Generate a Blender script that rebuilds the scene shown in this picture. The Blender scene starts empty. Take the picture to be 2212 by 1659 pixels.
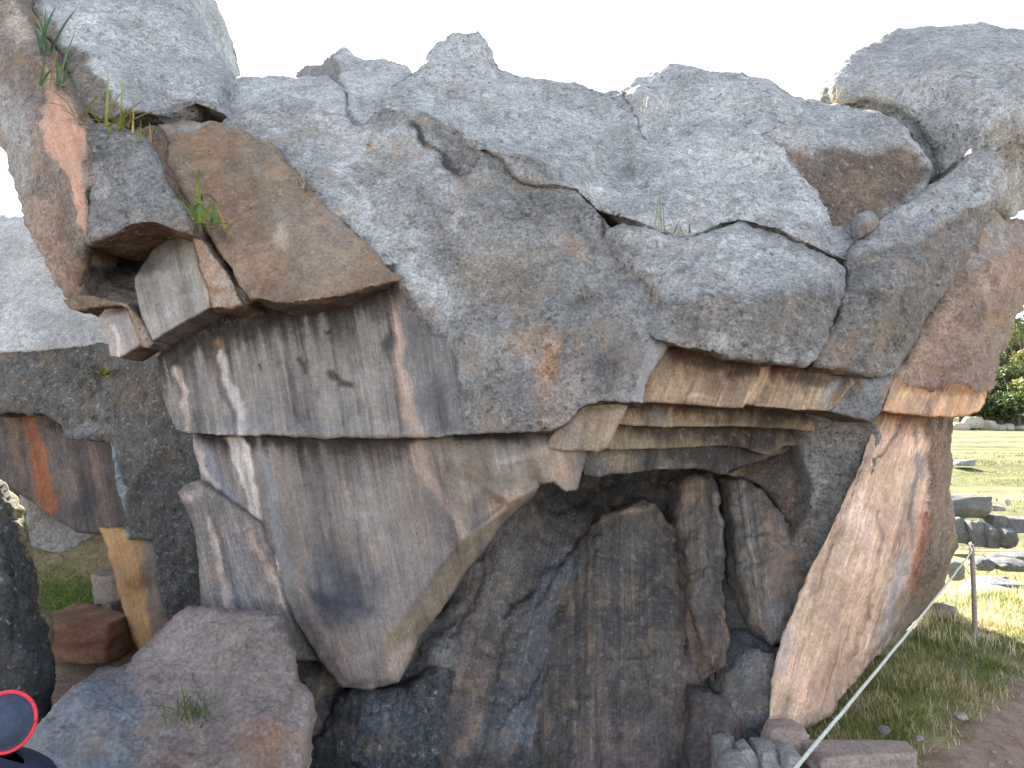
import bpy, bmesh, math, random
import numpy as np
from mathutils import Vector, Matrix
from mathutils.geometry import delaunay_2d_cdt

# ------------------------------------------------------------------ camera, sky, sun, exposure
S = bpy.context.scene
C = S.collection
EYE = 2.1
PITCH = math.radians(3.4)
FOC = 1536.0                     # focal length in units of a 2212-wide frame
cam_d = bpy.data.cameras.new('camera')
cam = bpy.data.objects.new('camera', cam_d)
C.objects.link(cam)
cam.location = (0, 0, EYE)
cam.rotation_euler = (math.radians(90) + PITCH, 0, 0)
cam_d.sensor_width = 36
cam_d.lens = 36 * FOC / 2212
cam_d.clip_end = 2000
S.camera = cam

SUN_EL, SUN_AZ = math.radians(31.5), math.radians(-21)     # azimuth from +Y, negative to the left
world = bpy.data.worlds.new('World')
S.world = world
world.use_nodes = True
wn = world.node_tree
wn.nodes.clear()
sky = wn.nodes.new('ShaderNodeTexSky')
sky.sky_type = 'NISHITA'
sky.sun_disc = False
sky.sun_elevation = SUN_EL
sky.sun_rotation = SUN_AZ
sky.altitude = 3500
sky.air_density = 1.0
sky.dust_density = 3.0
bg = wn.nodes.new('ShaderNodeBackground')
bg.inputs['Strength'].default_value = 0.10
wo = wn.nodes.new('ShaderNodeOutputWorld')
hz = wn.nodes.new('ShaderNodeHueSaturation')      # high thin haze: paler than a clear sky
hz.inputs['Saturation'].default_value = .5
wn.links.new(sky.outputs[0], hz.inputs['Color'])
wn.links.new(hz.outputs[0], bg.inputs[0])
wn.links.new(bg.outputs[0], wo.inputs[0])

sun_d = bpy.data.lights.new('sun', 'SUN')
sun_d.energy = 5.0
sun_d.angle = math.radians(0.5)
sun_d.color = (1, .93, .80)
sun = bpy.data.objects.new('sun', sun_d)
C.objects.link(sun)
sdir = Vector((math.sin(SUN_AZ) * math.cos(SUN_EL), math.cos(SUN_AZ) * math.cos(SUN_EL), math.sin(SUN_EL)))
sun.rotation_euler = (-sdir).to_track_quat('-Z', 'Y').to_euler()

S.view_settings.view_transform = 'Standard'
S.view_settings.look = 'None'
S.view_settings.exposure = 2.9
S.view_settings.gamma = 1
S.view_settings.use_curve_mapping = False

RNG = random.Random(7)
NR = np.random.default_rng(11)

# ------------------------------------------------------------------ maths helpers
cP, sP = math.cos(PITCH), math.sin(PITCH)
def unproj(px, py, d):
    """point seen at (px,py) of the 2212 x 1659 frame, at world Y = d (metres ahead)"""
    px = np.asarray(px, float); py = np.asarray(py, float); d = np.asarray(d, float)
    x = (px - 1106) / FOC
    u = (829.5 - py) / FOC
    dy = cP - u * sP
    dz = sP + u * cP
    t = d / dy
    return np.stack([x * t, d + 0 * t, EYE + dz * t], -1)
def at(px, py, d):
    return Vector(unproj(px, py, d))
def ground_at(px, py, z=0.0):
    u = (829.5 - py) / FOC
    dy = cP - u * sP; dz = sP + u * cP
    return at(px, py, dy * (z - EYE) / dz)

_perm = NR.permutation(512).astype(np.int64)
_perm = np.concatenate([_perm, _perm, _perm])
_grad = NR.normal(size=(512, 3)); _grad /= np.linalg.norm(_grad, axis=1)[:, None]
def perlin(p):
    p = np.asarray(p, float)
    i = np.floor(p).astype(np.int64); f = p - i
    w = f * f * f * (f * (f * 6 - 15) + 10)
    i &= 511
    out = 0
    for dx in (0, 1):
        wx = w[:, 0] if dx else 1 - w[:, 0]
        hx = _perm[(i[:, 0] + dx) & 511]
        for dy in (0, 1):
            wy = w[:, 1] if dy else 1 - w[:, 1]
            hy = _perm[(hx + i[:, 1] + dy) & 511]
            for dz in (0, 1):
                wz = w[:, 2] if dz else 1 - w[:, 2]
                g = _grad[_perm[(hy + i[:, 2] + dz) & 511]]
                out = out + wx * wy * wz * (g[:, 0] * (f[:, 0] - dx) + g[:, 1] * (f[:, 1] - dy) + g[:, 2] * (f[:, 2] - dz))
    return out * 1.5
def fbm(p, octv=4, gain=.5, lac=2.03):
    a, s, o = 1.0, 0, 0
    p = np.asarray(p, float)
    for k in range(octv):
        o = o + a * perlin(p + 17.3 * k); s += a
        a *= gain; p = p * lac
    return o / s
def worley(p):
    """distance to the nearest of one jittered point per unit cell"""
    i = np.floor(p).astype(np.int64); best = np.full(len(p), 9.0)
    for dx in (-1, 0, 1):
        for dy in (-1, 0, 1):
            for dz in (-1, 0, 1):
                c = i + (dx, dy, dz)
                h = _perm[(_perm[(_perm[c[:, 0] & 511] + c[:, 1]) & 511] + c[:, 2]) & 511]
                q = c + .5 + .45 * _grad[h]
                best = np.minimum(best, ((p - q) ** 2).sum(1))
    return np.sqrt(best)
def inside(poly, pts):
    x, y = pts[:, 0], pts[:, 1]; r = np.zeros(len(pts), bool)
    n = len(poly)
    for k in range(n):
        x1, y1 = poly[k]; x2, y2 = poly[(k + 1) % n]
        c = (y1 > y) != (y2 > y)
        with np.errstate(divide='ignore', invalid='ignore'):
            r ^= c & (x < (x2 - x1) * (y - y1) / (y2 - y1 + 1e-12) + x1)
    return r
def seg_dist(pts, a, b):
    ab = b - a
    t = np.clip(((pts - a) @ ab) / max(ab @ ab, 1e-9), 0, 1)
    return np.linalg.norm(pts - a - t[:, None] * ab, axis=1), t
def smooth01(x): 
    x = np.clip(x, 0, 1); return x * x * (3 - 2 * x)

# ------------------------------------------------------------------ materials
def new_mat(name):
    m = bpy.data.materials.new(name); m.use_nodes = True
    nt = m.node_tree; nt.nodes.clear()
    out = nt.nodes.new('ShaderNodeOutputMaterial')
    b = nt.nodes.new('ShaderNodeBsdfPrincipled')
    nt.links.new(b.outputs[0], out.inputs[0])
    b.inputs['Roughness'].default_value = .9
    b.inputs['Specular IOR Level'].default_value = .25
    return m, nt, b
def N(nt, t, **kw):
    n = nt.nodes.new(t)
    for k, v in kw.items(): setattr(n, k, v)
    return n
def L(nt, a, b): nt.links.new(a, b)
def setin(nt, sock, v):
    if isinstance(v, bpy.types.NodeSocket): nt.links.new(v, sock)
    else: sock.default_value = v
def noise(nt, vec, scale, detail=6, rough=.6, dist=0.0):
    n = N(nt, 'ShaderNodeTexNoise'); L(nt, vec, n.inputs['Vector'])
    n.inputs['Scale'].default_value = scale; n.inputs['Detail'].default_value = detail
    n.inputs['Roughness'].default_value = rough; n.inputs['Distortion'].default_value = dist
    return n.outputs['Fac']
def ramp(nt, fac, lo, hi, a=0.0, b=1.0):
    n = N(nt, 'ShaderNodeMapRange', interpolation_type='SMOOTHSTEP'); n.clamp = True
    L(nt, fac, n.inputs[0])
    for k, v in ((1, lo), (2, hi), (3, a), (4, b)): n.inputs[k].default_value = v
    return n.outputs[0]
def math_(nt, op, a, b=None):
    n = N(nt, 'ShaderNodeMath', operation=op); setin(nt, n.inputs[0], a)
    if b is not None: setin(nt, n.inputs[1], b)
    return n.outputs[0]
def mixc(nt, fac, a, b, mode='MIX'):
    n = N(nt, 'ShaderNodeMix', data_type='RGBA', blend_type=mode)
    setin(nt, n.inputs[0], fac); setin(nt, n.inputs[6], a); setin(nt, n.inputs[7], b)
    return n.outputs[2]
def grey(nt, f):
    n = N(nt, 'ShaderNodeCombineColor'); 
    for k in range(3): L(nt, f, n.inputs[k])
    return n.outputs[0]

def rock_material():
    m, nt, b = new_mat('weathered_limestone')
    geo = N(nt, 'ShaderNodeNewGeometry'); pos = geo.outputs['Position']
    tint = N(nt, 'ShaderNodeAttribute', attribute_name='tint').outputs['Color']
    mixa = N(nt, 'ShaderNodeAttribute', attribute_name='surf')
    sp = N(nt, 'ShaderNodeSeparateColor'); L(nt, mixa.outputs['Color'], sp.inputs[0])
    lich, strk, warm = sp.outputs[0], sp.outputs[1], sp.outputs[2]
    suv = N(nt, 'ShaderNodeAttribute', attribute_name='grain').outputs['Vector']
    n1 = noise(nt, pos, 1.7, 8, .62)
    n2 = noise(nt, pos, 13, 9, .72, .4)
    n3 = noise(nt, pos, 48, 7, .7)
    n4 = noise(nt, pos, 4.2, 8, .68, .6)
    col = mixc(nt, 1.0, tint, grey(nt, ramp(nt, n1, .3, .7, .78, 1.22)), 'MULTIPLY')
    weath = ramp(nt, lich, 0, .7, .32, 1)
    col = mixc(nt, weath, col, mixc(nt, 1.0, col, grey(nt, ramp(nt, n2, .3, .72, .66, 1.32)), 'MULTIPLY'))
    grain_ = ramp(nt, lich, 0, .7, .42, 1)
    col = mixc(nt, grain_, col, mixc(nt, 1.0, col, grey(nt, ramp(nt, n3, .32, .68, .6, 1.4)), 'MULTIPLY'))
    # warm ochre and pink weathering
    wf = math_(nt, 'MULTIPLY', ramp(nt, n4, .5, .66), warm)
    col = mixc(nt, wf, col, (.34, .235, .15, 1))
    n5 = noise(nt, pos, 7.5, 8, .7, .3)
    wf2 = math_(nt, 'MULTIPLY', ramp(nt, n5, .58, .66), math_(nt, 'MULTIPLY', warm, .55))
    col = mixc(nt, wf2, col, (.44, .33, .26, 1))
    # dark crust blotches
    n6 = noise(nt, pos, 9.0, 10, .74, .5)
    df = math_(nt, 'MULTIPLY', ramp(nt, n6, .55, .68), math_(nt, 'MULTIPLY', lich, .62))
    col = mixc(nt, df, col, (.085, .08, .078, 1))
    # pale lichen crust
    n7 = noise(nt, pos, 21, 9, .7, .3)
    lf = math_(nt, 'MULTIPLY', ramp(nt, n7, .56, .66), math_(nt, 'MULTIPLY', lich, .6))
    col = mixc(nt, lf, col, (.52, .53, .53, 1))
    # water streaks running down the carved faces
    s1 = N(nt, 'ShaderNodeTexNoise'); mp = N(nt, 'ShaderNodeMapping'); L(nt, suv, mp.inputs[0]); mp.inputs[3].default_value = (7.5, .55, 1)
    L(nt, mp.outputs[0], s1.inputs['Vector']); s1.inputs['Scale'].default_value = 1; s1.inputs['Detail'].default_value = 11; s1.inputs['Roughness'].default_value = .66; s1.inputs['Distortion'].default_value = .25
    s2 = N(nt, 'ShaderNodeTexNoise'); mp2 = N(nt, 'ShaderNodeMapping'); L(nt, suv, mp2.inputs[0]); mp2.inputs[3].default_value = (38, 2.2, 1); mp2.inputs[1].default_value = (3.1, 7.7, 2)
    L(nt, mp2.outputs[0], s2.inputs['Vector']); s2.inputs['Scale'].default_value = 1; s2.inputs['Detail'].default_value = 11; s2.inputs['Roughness'].default_value = .66
    sd = math_(nt, 'MULTIPLY', ramp(nt, s1.outputs['Fac'], .45, .7), math_(nt, 'MULTIPLY', math_(nt, 'MULTIPLY', strk, 1.15), ramp(nt, n4, .35, .6, .4, 1)))
    col = mixc(nt, sd, col, mixc(nt, 1.0, col, (.26, .25, .28, 1), 'MULTIPLY'))
    sl = math_(nt, 'MULTIPLY', ramp(nt, s2.outputs['Fac'], .5, .68), math_(nt, 'MULTIPLY', strk, .8))
    col = mixc(nt, sl, col, mixc(nt, 1.0, col, (1.7, 1.56, 1.46, 1), 'MULTIPLY'))
    sf = N(nt, 'ShaderNodeTexNoise'); mp3 = N(nt, 'ShaderNodeMapping'); L(nt, suv, mp3.inputs[0]); mp3.inputs[3].default_value = (90, 9, 1); L(nt, mp3.outputs[0], sf.inputs['Vector']); sf.inputs['Scale'].default_value = 1; sf.inputs['Detail'].default_value = 6; sf.inputs['Roughness'].default_value = .7
    col = mixc(nt, math_(nt, 'MULTIPLY', math_(nt, 'MULTIPLY', strk, .75), ramp(nt, n1, .35, .62, .35, 1)), col, mixc(nt, 1.0, col, grey(nt, ramp(nt, sf.outputs['Fac'], .3, .7, .62, 1.38)), 'MULTIPLY'))
    so = math_(nt, 'MULTIPLY', ramp(nt, s1.outputs['Fac'], .28, .42, 1, 0), math_(nt, 'MULTIPLY', strk, .45))
    col = mixc(nt, so, col, mixc(nt, 1.0, col, (1.3, .95, .74, 1), 'MULTIPLY'))
    # sparse dark knocks on the dressed faces
    vk = N(nt, 'ShaderNodeTexVoronoi', feature='F1'); L(nt, pos, vk.inputs['Vector']); vk.inputs['Scale'].default_value = 19
    kc = N(nt, 'ShaderNodeSeparateColor'); L(nt, vk.outputs['Color'], kc.inputs[0])
    kn = math_(nt, 'MULTIPLY', ramp(nt, math_(nt, 'ADD', vk.outputs['Distance'], math_(nt, 'MULTIPLY', n3, .22)), .17, .24, 1, 0), ramp(nt, kc.outputs[0], .7, .72))
    col = mixc(nt, math_(nt, 'MULTIPLY', kn, .75), col, mixc(nt, 1.0, col, (.3, .27, .25, 1), 'MULTIPLY'))
    # solution pits
    vo = N(nt, 'ShaderNodeTexVoronoi', feature='F1'); vo.inputs['Scale'].default_value = 16; vo.inputs['Randomness'].default_value = 1
    wv = N(nt, 'ShaderNodeVectorMath', operation='ADD'); L(nt, pos, wv.inputs[0])
    wn_ = N(nt, 'ShaderNodeTexNoise'); L(nt, pos, wn_.inputs['Vector']); wn_.inputs['Scale'].default_value = 20; wn_.inputs['Detail'].default_value = 3
    ws = N(nt, 'ShaderNodeVectorMath', operation='SCALE'); L(nt, wn_.outputs['Color'], ws.inputs[0]); ws.inputs['Scale'].default_value = .06
    L(nt, ws.outputs[0], wv.inputs[1]); L(nt, wv.outputs[0], vo.inputs['Vector'])
    pitm = ramp(nt, noise(nt, pos, 3.0, 4, .6), .42, .58)
    pit = math_(nt, 'MULTIPLY', ramp(nt, vo.outputs['Distance'], .12, .3, 1, 0), math_(nt, 'MULTIPLY', pitm, lich))
    col = mixc(nt, math_(nt, 'MULTIPLY', pit, .7), col, mixc(nt, 1.0, col, (.4, .37, .35, 1), 'MULTIPLY'))
    col = mixc(nt, 1.0, col, (.80, .795, .755, 1), 'MULTIPLY')
    L(nt, col, b.inputs['Base Color'])
    # relief
    h = math_(nt, 'ADD', math_(nt, 'MULTIPLY', n2, .5), math_(nt, 'MULTIPLY', n3, .32))
    h = math_(nt, 'ADD', h, math_(nt, 'MULTIPLY', noise(nt, pos, 150, 3, .6), .06))
    h = math_(nt, 'SUBTRACT', h, math_(nt, 'MULTIPLY', pit, .35))
    h = math_(nt, 'SUBTRACT', h, math_(nt, 'MULTIPLY', df, .12))
    h = math_(nt, 'SUBTRACT', h, math_(nt, 'MULTIPLY', kn, .3))
    amt = ramp(nt, lich, 0, .8, .3, 1)
    bp = N(nt, 'ShaderNodeBump'); bp.inputs['Distance'].default_value = .06
    L(nt, math_(nt, 'MULTIPLY', amt, 1.0), bp.inputs['Strength']); L(nt, h, bp.inputs['Height'])
    L(nt, bp.outputs[0], b.inputs['Normal'])
    b.inputs['Roughness'].default_value = .88
    return m
ROCK = rock_material()

# ------------------------------------------------------------------ object helpers
def tag(o, label=None, cat=None, group=None, kind=None):
    if label: o['label'] = label
    if cat: o['category'] = cat
    if group: o['group'] = group
    if kind: o['kind'] = kind
    return o
def empty(name, loc, label, cat, group=None):
    o = bpy.data.objects.new(name, None); C.objects.link(o); o.location = loc
    o.empty_display_size = .2
    tag(o, label, cat, group)
    o['_loc'] = list(loc)
    return o
def link_mesh(name, verts, faces, mat, parent=None, smooth=True, loc=None):
    base = Vector(loc) if loc is not None else (parent.location.copy() if parent else Vector((0, 0, 0)))
    v = np.asarray(verts, float) - np.array(base)
    me = bpy.data.meshes.new(name)
    me.from_pydata(v.tolist(), [], faces if isinstance(faces, list) else faces.tolist())
    me.update()
    if mat: me.materials.append(mat)
    if smooth: me.polygons.foreach_set('use_smooth', [True] * len(me.polygons))
    o = bpy.data.objects.new(name, me); C.objects.link(o)
    if parent:
        o.parent = parent; o.location = (0, 0, 0)
    else:
        o.location = base
    return o
def set_attr(me, name, arr, kind='FLOAT_COLOR'):
    a = me.attributes.new(name, kind, 'POINT')
    a.data.foreach_set('color' if kind == 'FLOAT_COLOR' else 'vector', np.ascontiguousarray(arr, dtype=np.float32).ravel())

def paint(px, py, pos, base, blobs, warp=14):
    """mineral colours and stains of the stone, with some light and shade painted in, at their place on it"""
    n = len(px)
    col = np.tile(np.array(base[:3], float), (n, 1))
    if blobs:
        w = np.stack([fbm(pos * 3.1 + 5, 4), fbm(pos * 3.1 + 55, 4)], 1)
        w2 = fbm(pos * 9 + 9, 4)
        q = np.stack([px, py], 1) + w * warp * 2.2
        for bl in blobs:
            if bl[0] == 'e':
                _, x, y, rx, ry, deg, c, st = bl
                a = math.radians(deg); dx, dy = q[:, 0] - x, q[:, 1] - y
                u = (dx * math.cos(a) + dy * math.sin(a)) / rx; v = (-dx * math.sin(a) + dy * math.cos(a)) / ry
                f = smooth01(1.25 - np.sqrt(u * u + v * v) + .55 * w2)
            elif bl[0] == 'l':
                _, pts, wd, c, st = bl
                d = np.full(n, 1e9)
                for k in range(len(pts) - 1):
                    d = np.minimum(d, seg_dist(q, np.array(pts[k], float), np.array(pts[k + 1], float))[0])
                f = smooth01(1.4 - d / wd + .6 * w2)
            elif bl[0] == 'd':                         # soot, seepage and painted lip shade running down from a line
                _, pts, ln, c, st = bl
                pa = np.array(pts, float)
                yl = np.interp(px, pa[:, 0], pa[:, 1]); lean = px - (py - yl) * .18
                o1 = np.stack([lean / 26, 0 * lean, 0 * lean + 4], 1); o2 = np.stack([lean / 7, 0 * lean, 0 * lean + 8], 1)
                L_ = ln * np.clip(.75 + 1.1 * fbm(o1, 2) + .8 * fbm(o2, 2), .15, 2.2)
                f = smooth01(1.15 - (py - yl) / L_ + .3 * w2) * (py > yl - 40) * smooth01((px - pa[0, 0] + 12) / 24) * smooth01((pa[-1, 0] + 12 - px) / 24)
            else:
                _, pts, fe, c, st = bl
                poly = np.array(pts, float); ins = inside(poly, q)
                d = np.full(n, 1e9)
                for k in range(len(pts)):
                    d = np.minimum(d, seg_dist(q, poly[k], poly[(k + 1) % len(pts)])[0])
                f = smooth01(.5 + np.where(ins, d, -d) / fe + .5 * w2)
            f = (f * st)[:, None]
            col = col * (1 - f) + np.array(c[:3]) * f
    return col

def chunk(name, outline, parent=None, feats=(), lines=(), thick=1.0, bdir=(0, 1, 0), shrink=0.0, s=6.0, rnd=.03, it=6,
          amp=(.03, .012, .005), base=(.25, .25, .25), blobs=(), lich=.6, strk=0.0, warm=.3, sdir=(0, 1), side=None, jit=1.5,
          pits=0.0, seed=0, warp=14, chips=0.0, rough_edge=0.0, attr_blobs=()):
    """one solid block of rock: a front face through the listed points, its rim rounded, carried back by `thick`"""
    pts2, dep, rr = [], [], []
    for o in outline:
        pts2.append((o[0], o[1])); dep.append(o[2]); rr.append(o[3] if len(o) > 3 else rnd)
    pts2 = np.array(pts2, float)
    area = np.sum(pts2[:, 0] * np.roll(pts2[:, 1], -1) - np.roll(pts2[:, 0], -1) * pts2[:, 1])
    if area > 0:                                     # image y runs down: make it counter-clockwise in (x, -y)
        pts2 = pts2[::-1].copy(); dep = dep[::-1]; rr = rr[::-1]
    nO = len(pts2)
    # coarse facets
    cv = [Vector((x, -y)) for x, y in pts2]; cd = list(dep)
    ce = [(k, (k + 1) % nO) for k in range(nO)]
    for f in feats: cv.append(Vector((f[0], -f[1]))); cd.append(f[2])
    for ln in lines:
        i0 = len(cv)
        for f in ln: cv.append(Vector((f[0], -f[1]))); cd.append(f[2])
        ce += [(i0 + k, i0 + k + 1) for k in range(len(ln) - 1)]
    r = delaunay_2d_cdt(cv, ce, [], 1, 1e-4)
    rv = np.array([(v.x, v.y) for v in r[0]]); tri = [t for t in r[2] if len(t) == 3]
    rd = np.zeros(len(rv)); known = np.zeros(len(rv), bool)
    for k, og in enumerate(r[3]):
        if og:
            rd[k] = 1 / np.mean([cd[i] for i in og]); known[k] = True
    for k in np.where(~known)[0]:                    # crossings of feature lines
        d2 = ((np.array([(v.x, v.y) for v in cv]) - rv[k]) ** 2).sum(1); j = np.argsort(d2)[:3]
        w = 1 / (d2[j] + 1); rd[k] = (w * (1 / np.array(cd)[j])).sum() / w.sum()
    # dense outline
    ring, rrad = [], []
    for k in range(nO):
        a, b = pts2[k], pts2[(k + 1) % nO]; m = max(1, int(round(np.linalg.norm(b - a) / s)))
        for q in range(m):
            t = q / m; ring.append(a + (b - a) * t); rrad.append(rr[k] * (1 - t) + rr[(k + 1) % nO] * t)
    ring = np.array(ring); rrad = np.array(rrad); nR = len(ring)
    tg = np.roll(ring, -1, 0) - np.roll(ring, 1, 0); tg /= np.linalg.norm(tg, axis=1)[:, None] + 1e-9
    nrm = np.stack([tg[:, 1], -tg[:, 0]], 1)
    off = fbm(np.stack([ring[:, 0] / 38, ring[:, 1] / 38, np.full(nR, seed * 3.7)], 1), 3) * jit * 2
    ring = ring + nrm * off[:, None]
    lo, hi = ring.min(0), ring.max(0)
    gx, gy = np.meshgrid(np.arange(lo[0], hi[0], s), np.arange(lo[1], hi[1], s * .866))
    gx = gx + (np.arange(gx.shape[0]) % 2)[:, None] * s / 2
    gp = np.stack([gx.ravel(), gy.ravel()], 1)
    gp = gp + NR.uniform(-.18, .18, gp.shape) * s
    gp = gp[inside(ring, gp)]
    def ring_dist(p):
        best = np.full(len(p), 1e9); idx = np.zeros(len(p), int)
        for k0 in range(0, len(p), 20000):
            pp = p[k0:k0 + 20000]
            bb = np.full(len(pp), 1e9); ii = np.zeros(len(pp), int)
            for k in range(nR):
                d = np.abs(pp[:, 0] - ring[k, 0]) + np.abs(pp[:, 1] - ring[k, 1])
                if k % 1 == 0:
                    d = (pp[:, 0] - ring[k, 0]) ** 2 + (pp[:, 1] - ring[k, 1]) ** 2
                    m = d < bb; bb[m] = d[m]; ii[m] = k
            best[k0:k0 + 20000] = np.sqrt(bb); idx[k0:k0 + 20000] = ii
        return best, idx
    gd, _ = ring_dist(gp)
    gp = gp[gd > s * .62]
    allp = np.concatenate([ring, gp])
    r2 = delaunay_2d_cdt([Vector((x, -y)) for x, y in allp], [(k, (k + 1) % nR) for k in range(nR)], [], 1, 1e-5)
    P2 = np.array([(v.x, -v.y) for v in r2[0]]); T = np.array([t for t in r2[2] if len(t) == 3], np.int64)
    # outline vertices in the result keep their order through the origin map
    omap = {}
    for k, og in enumerate(r2[3]):
        for i in og: omap[i] = k
    bidx = np.array([omap[k] for k in range(nR)])
    # inverse depth over the coarse facets
    best = np.full(len(P2), -1e9); inv = np.zeros(len(P2))
    q = np.stack([P2[:, 0], -P2[:, 1]], 1)
    for t in tri:
        A, B, D = rv[t[0]], rv[t[1]], rv[t[2]]
        den = (B[1] - D[1]) * (A[0] - D[0]) + (D[0] - B[0]) * (A[1] - D[1])
        if abs(den) < 1e-3: continue
        l1 = ((B[1] - D[1]) * (q[:, 0] - D[0]) + (D[0] - B[0]) * (q[:, 1] - D[1])) / den
        l2 = ((D[1] - A[1]) * (q[:, 0] - D[0]) + (A[0] - D[0]) * (q[:, 1] - D[1])) / den
        l3 = 1 - l1 - l2
        mn = np.minimum(np.minimum(l1, l2), l3)
        m = mn > best
        l1c, l2c, l3c = np.clip(l1, 0, 1), np.clip(l2, 0, 1), np.clip(l3, 0, 1); sm = l1c + l2c + l3c
        v = (l1c * rd[t[0]] + l2c * rd[t[1]] + l3c * rd[t[2]]) / sm
        inv[m] = v[m]; best[m] = mn[m]
    E = np.concatenate([T[:, [0, 1]], T[:, [1, 2]], T[:, [2, 0]]]); E = np.sort(E, 1); E = np.unique(E, axis=0)
    deg = np.bincount(E.ravel(), minlength=len(P2)).astype(float); deg[deg == 0] = 1
    isb = np.zeros(len(P2), bool); isb[bidx] = True
    for _ in range(it):
        sm = np.bincount(E[:, 0], inv[E[:, 1]], len(P2)) + np.bincount(E[:, 1], inv[E[:, 0]], len(P2))
        inv = np.where(isb, inv, .3 * inv + .7 * sm / deg)
    D = 1 / inv
    # rounded rim
    dist, near = ring_dist(P2); dist[isb] = 0
    rad = rrad[near]
    dm = dist * D / FOC
    t = np.clip(1 - dm / np.maximum(rad, 1e-4), 0, 1)
    D = D + np.where(rad > .12, .8 * rad * t ** 2.3, rad * (1 - np.sqrt(np.maximum(0, 1 - t * t))))
    V = unproj(P2[:, 0], P2[:, 1], D)
    nF = len(V)
    # sides and back
    bd = np.array(bdir, float)
    B0 = V[bidx]; cen = B0.mean(0)
    k = max(3, min(26, int(thick / .05)))
    ts = (np.linspace(0, 1, k + 1)[1:]) ** 1.35
    rings = []; faces = [T]
    prev = bidx
    for j, tt in enumerate(ts):
        Rg = B0 + bd * thick * tt
        sc = 1 - shrink * tt ** 2
        c2 = cen + bd * thick * tt
        Rg = c2 + (Rg - c2) * np.array([sc, 1, sc])
        rings.append(Rg)
        cur = nF + j * nR + np.arange(nR)
        a, b2, c3, d4 = prev, np.roll(prev, -1), np.roll(cur, -1), cur
        faces.append(np.stack([a, c3, b2], 1)); faces.append(np.stack([a, d4, c3], 1))
        prev = cur
    V = np.concatenate([V] + rings)
    sp = np.concatenate([P2] + [ring] * k)
    # back cap
    loop = rings[-1]
    r3 = delaunay_2d_cdt([Vector((p[0], p[2])) for p in loop], [(i, (i + 1) % nR) for i in range(nR)], [], 1, 1e-6)
    if len(r3[0]) == nR and all(len(o_) == 1 for o_ in r3[3]):
        mp_ = [o_[0] for o_ in r3[3]]
        faces.append(np.array([[prev[mp_[t_[0]]], prev[mp_[t_[2]]], prev[mp_[t_[1]]]] for t_ in r3[2] if len(t_) == 3]))
    else:
        V = np.concatenate([V, loop.mean(0)[None]]); sp = np.concatenate([sp, ring.mean(0)[None]])
        ci = len(V) - 1
        faces.append(np.stack([prev, np.full(nR, ci), np.roll(prev, -1)], 1))
    F = np.concatenate(faces)
    # relief along the normals
    def normals(V):
        fn = np.cross(V[F[:, 1]] - V[F[:, 0]], V[F[:, 2]] - V[F[:, 0]])
        n = np.zeros_like(V)
        for c_ in range(3):
            for ax in range(3): n[:, ax] += np.bincount(F[:, c_], fn[:, ax], len(V))
        return n / (np.linalg.norm(n, axis=1)[:, None] + 1e-12)
    if any(amp) or pits or chips:
        n = normals(V); sd = seed * 7.13
        a1, a2, a3 = amp
        h = a1 * fbm(V * 1.6 + sd, 3) * 1.6 + a2 * fbm(V * 6.5 + sd, 4) * 1.8 + a3 * fbm(V * 22 + sd, 3) * 1.8
        if chips:                                      # angular broken relief
            cc = V * 3.2 + np.stack([fbm(V * 3 + 3, 2), fbm(V * 3 + 30, 2), fbm(V * 3 + 60, 2)], 1) * .5 + sd
            h = h - chips * (worley(cc) - .5) - chips * .4 * (worley(cc * 2.7) - .5)
        if pits:
            wv = V + np.stack([fbm(V * 7, 2), fbm(V * 7 + 9, 2), fbm(V * 7 + 19, 2)], 1) * .05
            msk = smooth01(.5 + 2.2 * fbm(V * 1.4 + 31 + sd, 3))
            h = h - pits * msk * smooth01(1.35 - worley(wv * 9 + sd) * 3.2) - pits * .6 * (1 - msk * .5) * smooth01(1.2 - worley(wv * 17 + sd) * 3.4)
        V = V + n * h[:, None]
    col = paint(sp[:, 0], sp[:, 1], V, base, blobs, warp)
    if side is not None:
        sidef = np.zeros(len(V)); sidef[nF:] = .9
        col = col * (1 - sidef[:, None]) + np.array(side) * sidef[:, None]
    surf = np.tile(np.array((lich, strk, warm)), (len(V), 1))
    for bl in attr_blobs:                              # the crust, streaks or warm weathering vary over the face
        surf = surf + (paint(sp[:, 0], sp[:, 1], V, (0, 0, 0), [bl[0]], warp)[:, :1]) * (np.array(bl[1]) - surf)
    sl = math.hypot(*sdir); dx, dy = sdir[0] / sl, sdir[1] / sl
    dmean = float(np.mean(D)) / FOC
    g = np.stack([(sp[:, 0] * dy - sp[:, 1] * dx) * dmean, (sp[:, 0] * dx + sp[:, 1] * dy) * dmean + V[:, 1], np.full(len(V), seed * 1.7)], 1)
    if parent is None:
        loc = Vector((float(V[:, 0].mean()), float(V[:, 1].mean()), float(V[:, 2].min())))
    else: loc = None
    o = link_mesh(name, V, F, ROCK, parent, True, loc)
    me = o.data
    set_attr(me, 'tint', np.concatenate([np.clip(col, .01, 1), np.ones((len(V), 1))], 1))
    set_attr(me, 'surf', np.concatenate([np.clip(surf, 0, 1), np.ones((len(V), 1))], 1))
    set_attr(me, 'grain', g, 'FLOAT_VECTOR')
    return o

# stone colours (linear reflectance)
GL = (.43, .442, .452); GM = (.25, .25, .25); GD = (.15, .15, .152); BR = (.20, .145, .105); DBR = (.12, .09, .07)
PK = (.43, .285, .22); PG = (.30, .25, .225); TAN = (.38, .28, .19); OR = (.45, .26, .13); DK = (.05, .05, .055); WH = (.55, .54, .52)
BG = (.24, .26, .29); LIL = (.28, .25, .27)

exec_stage = 'rocks'
# ================================================================== THE CARVED OUTCROP
out = empty('carved_outcrop', (0.2, 5.2, 0), 'massive grey and pink limestone outcrop with carved ledges, overhangs and a dark hollow', 'rock outcrop')

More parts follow.
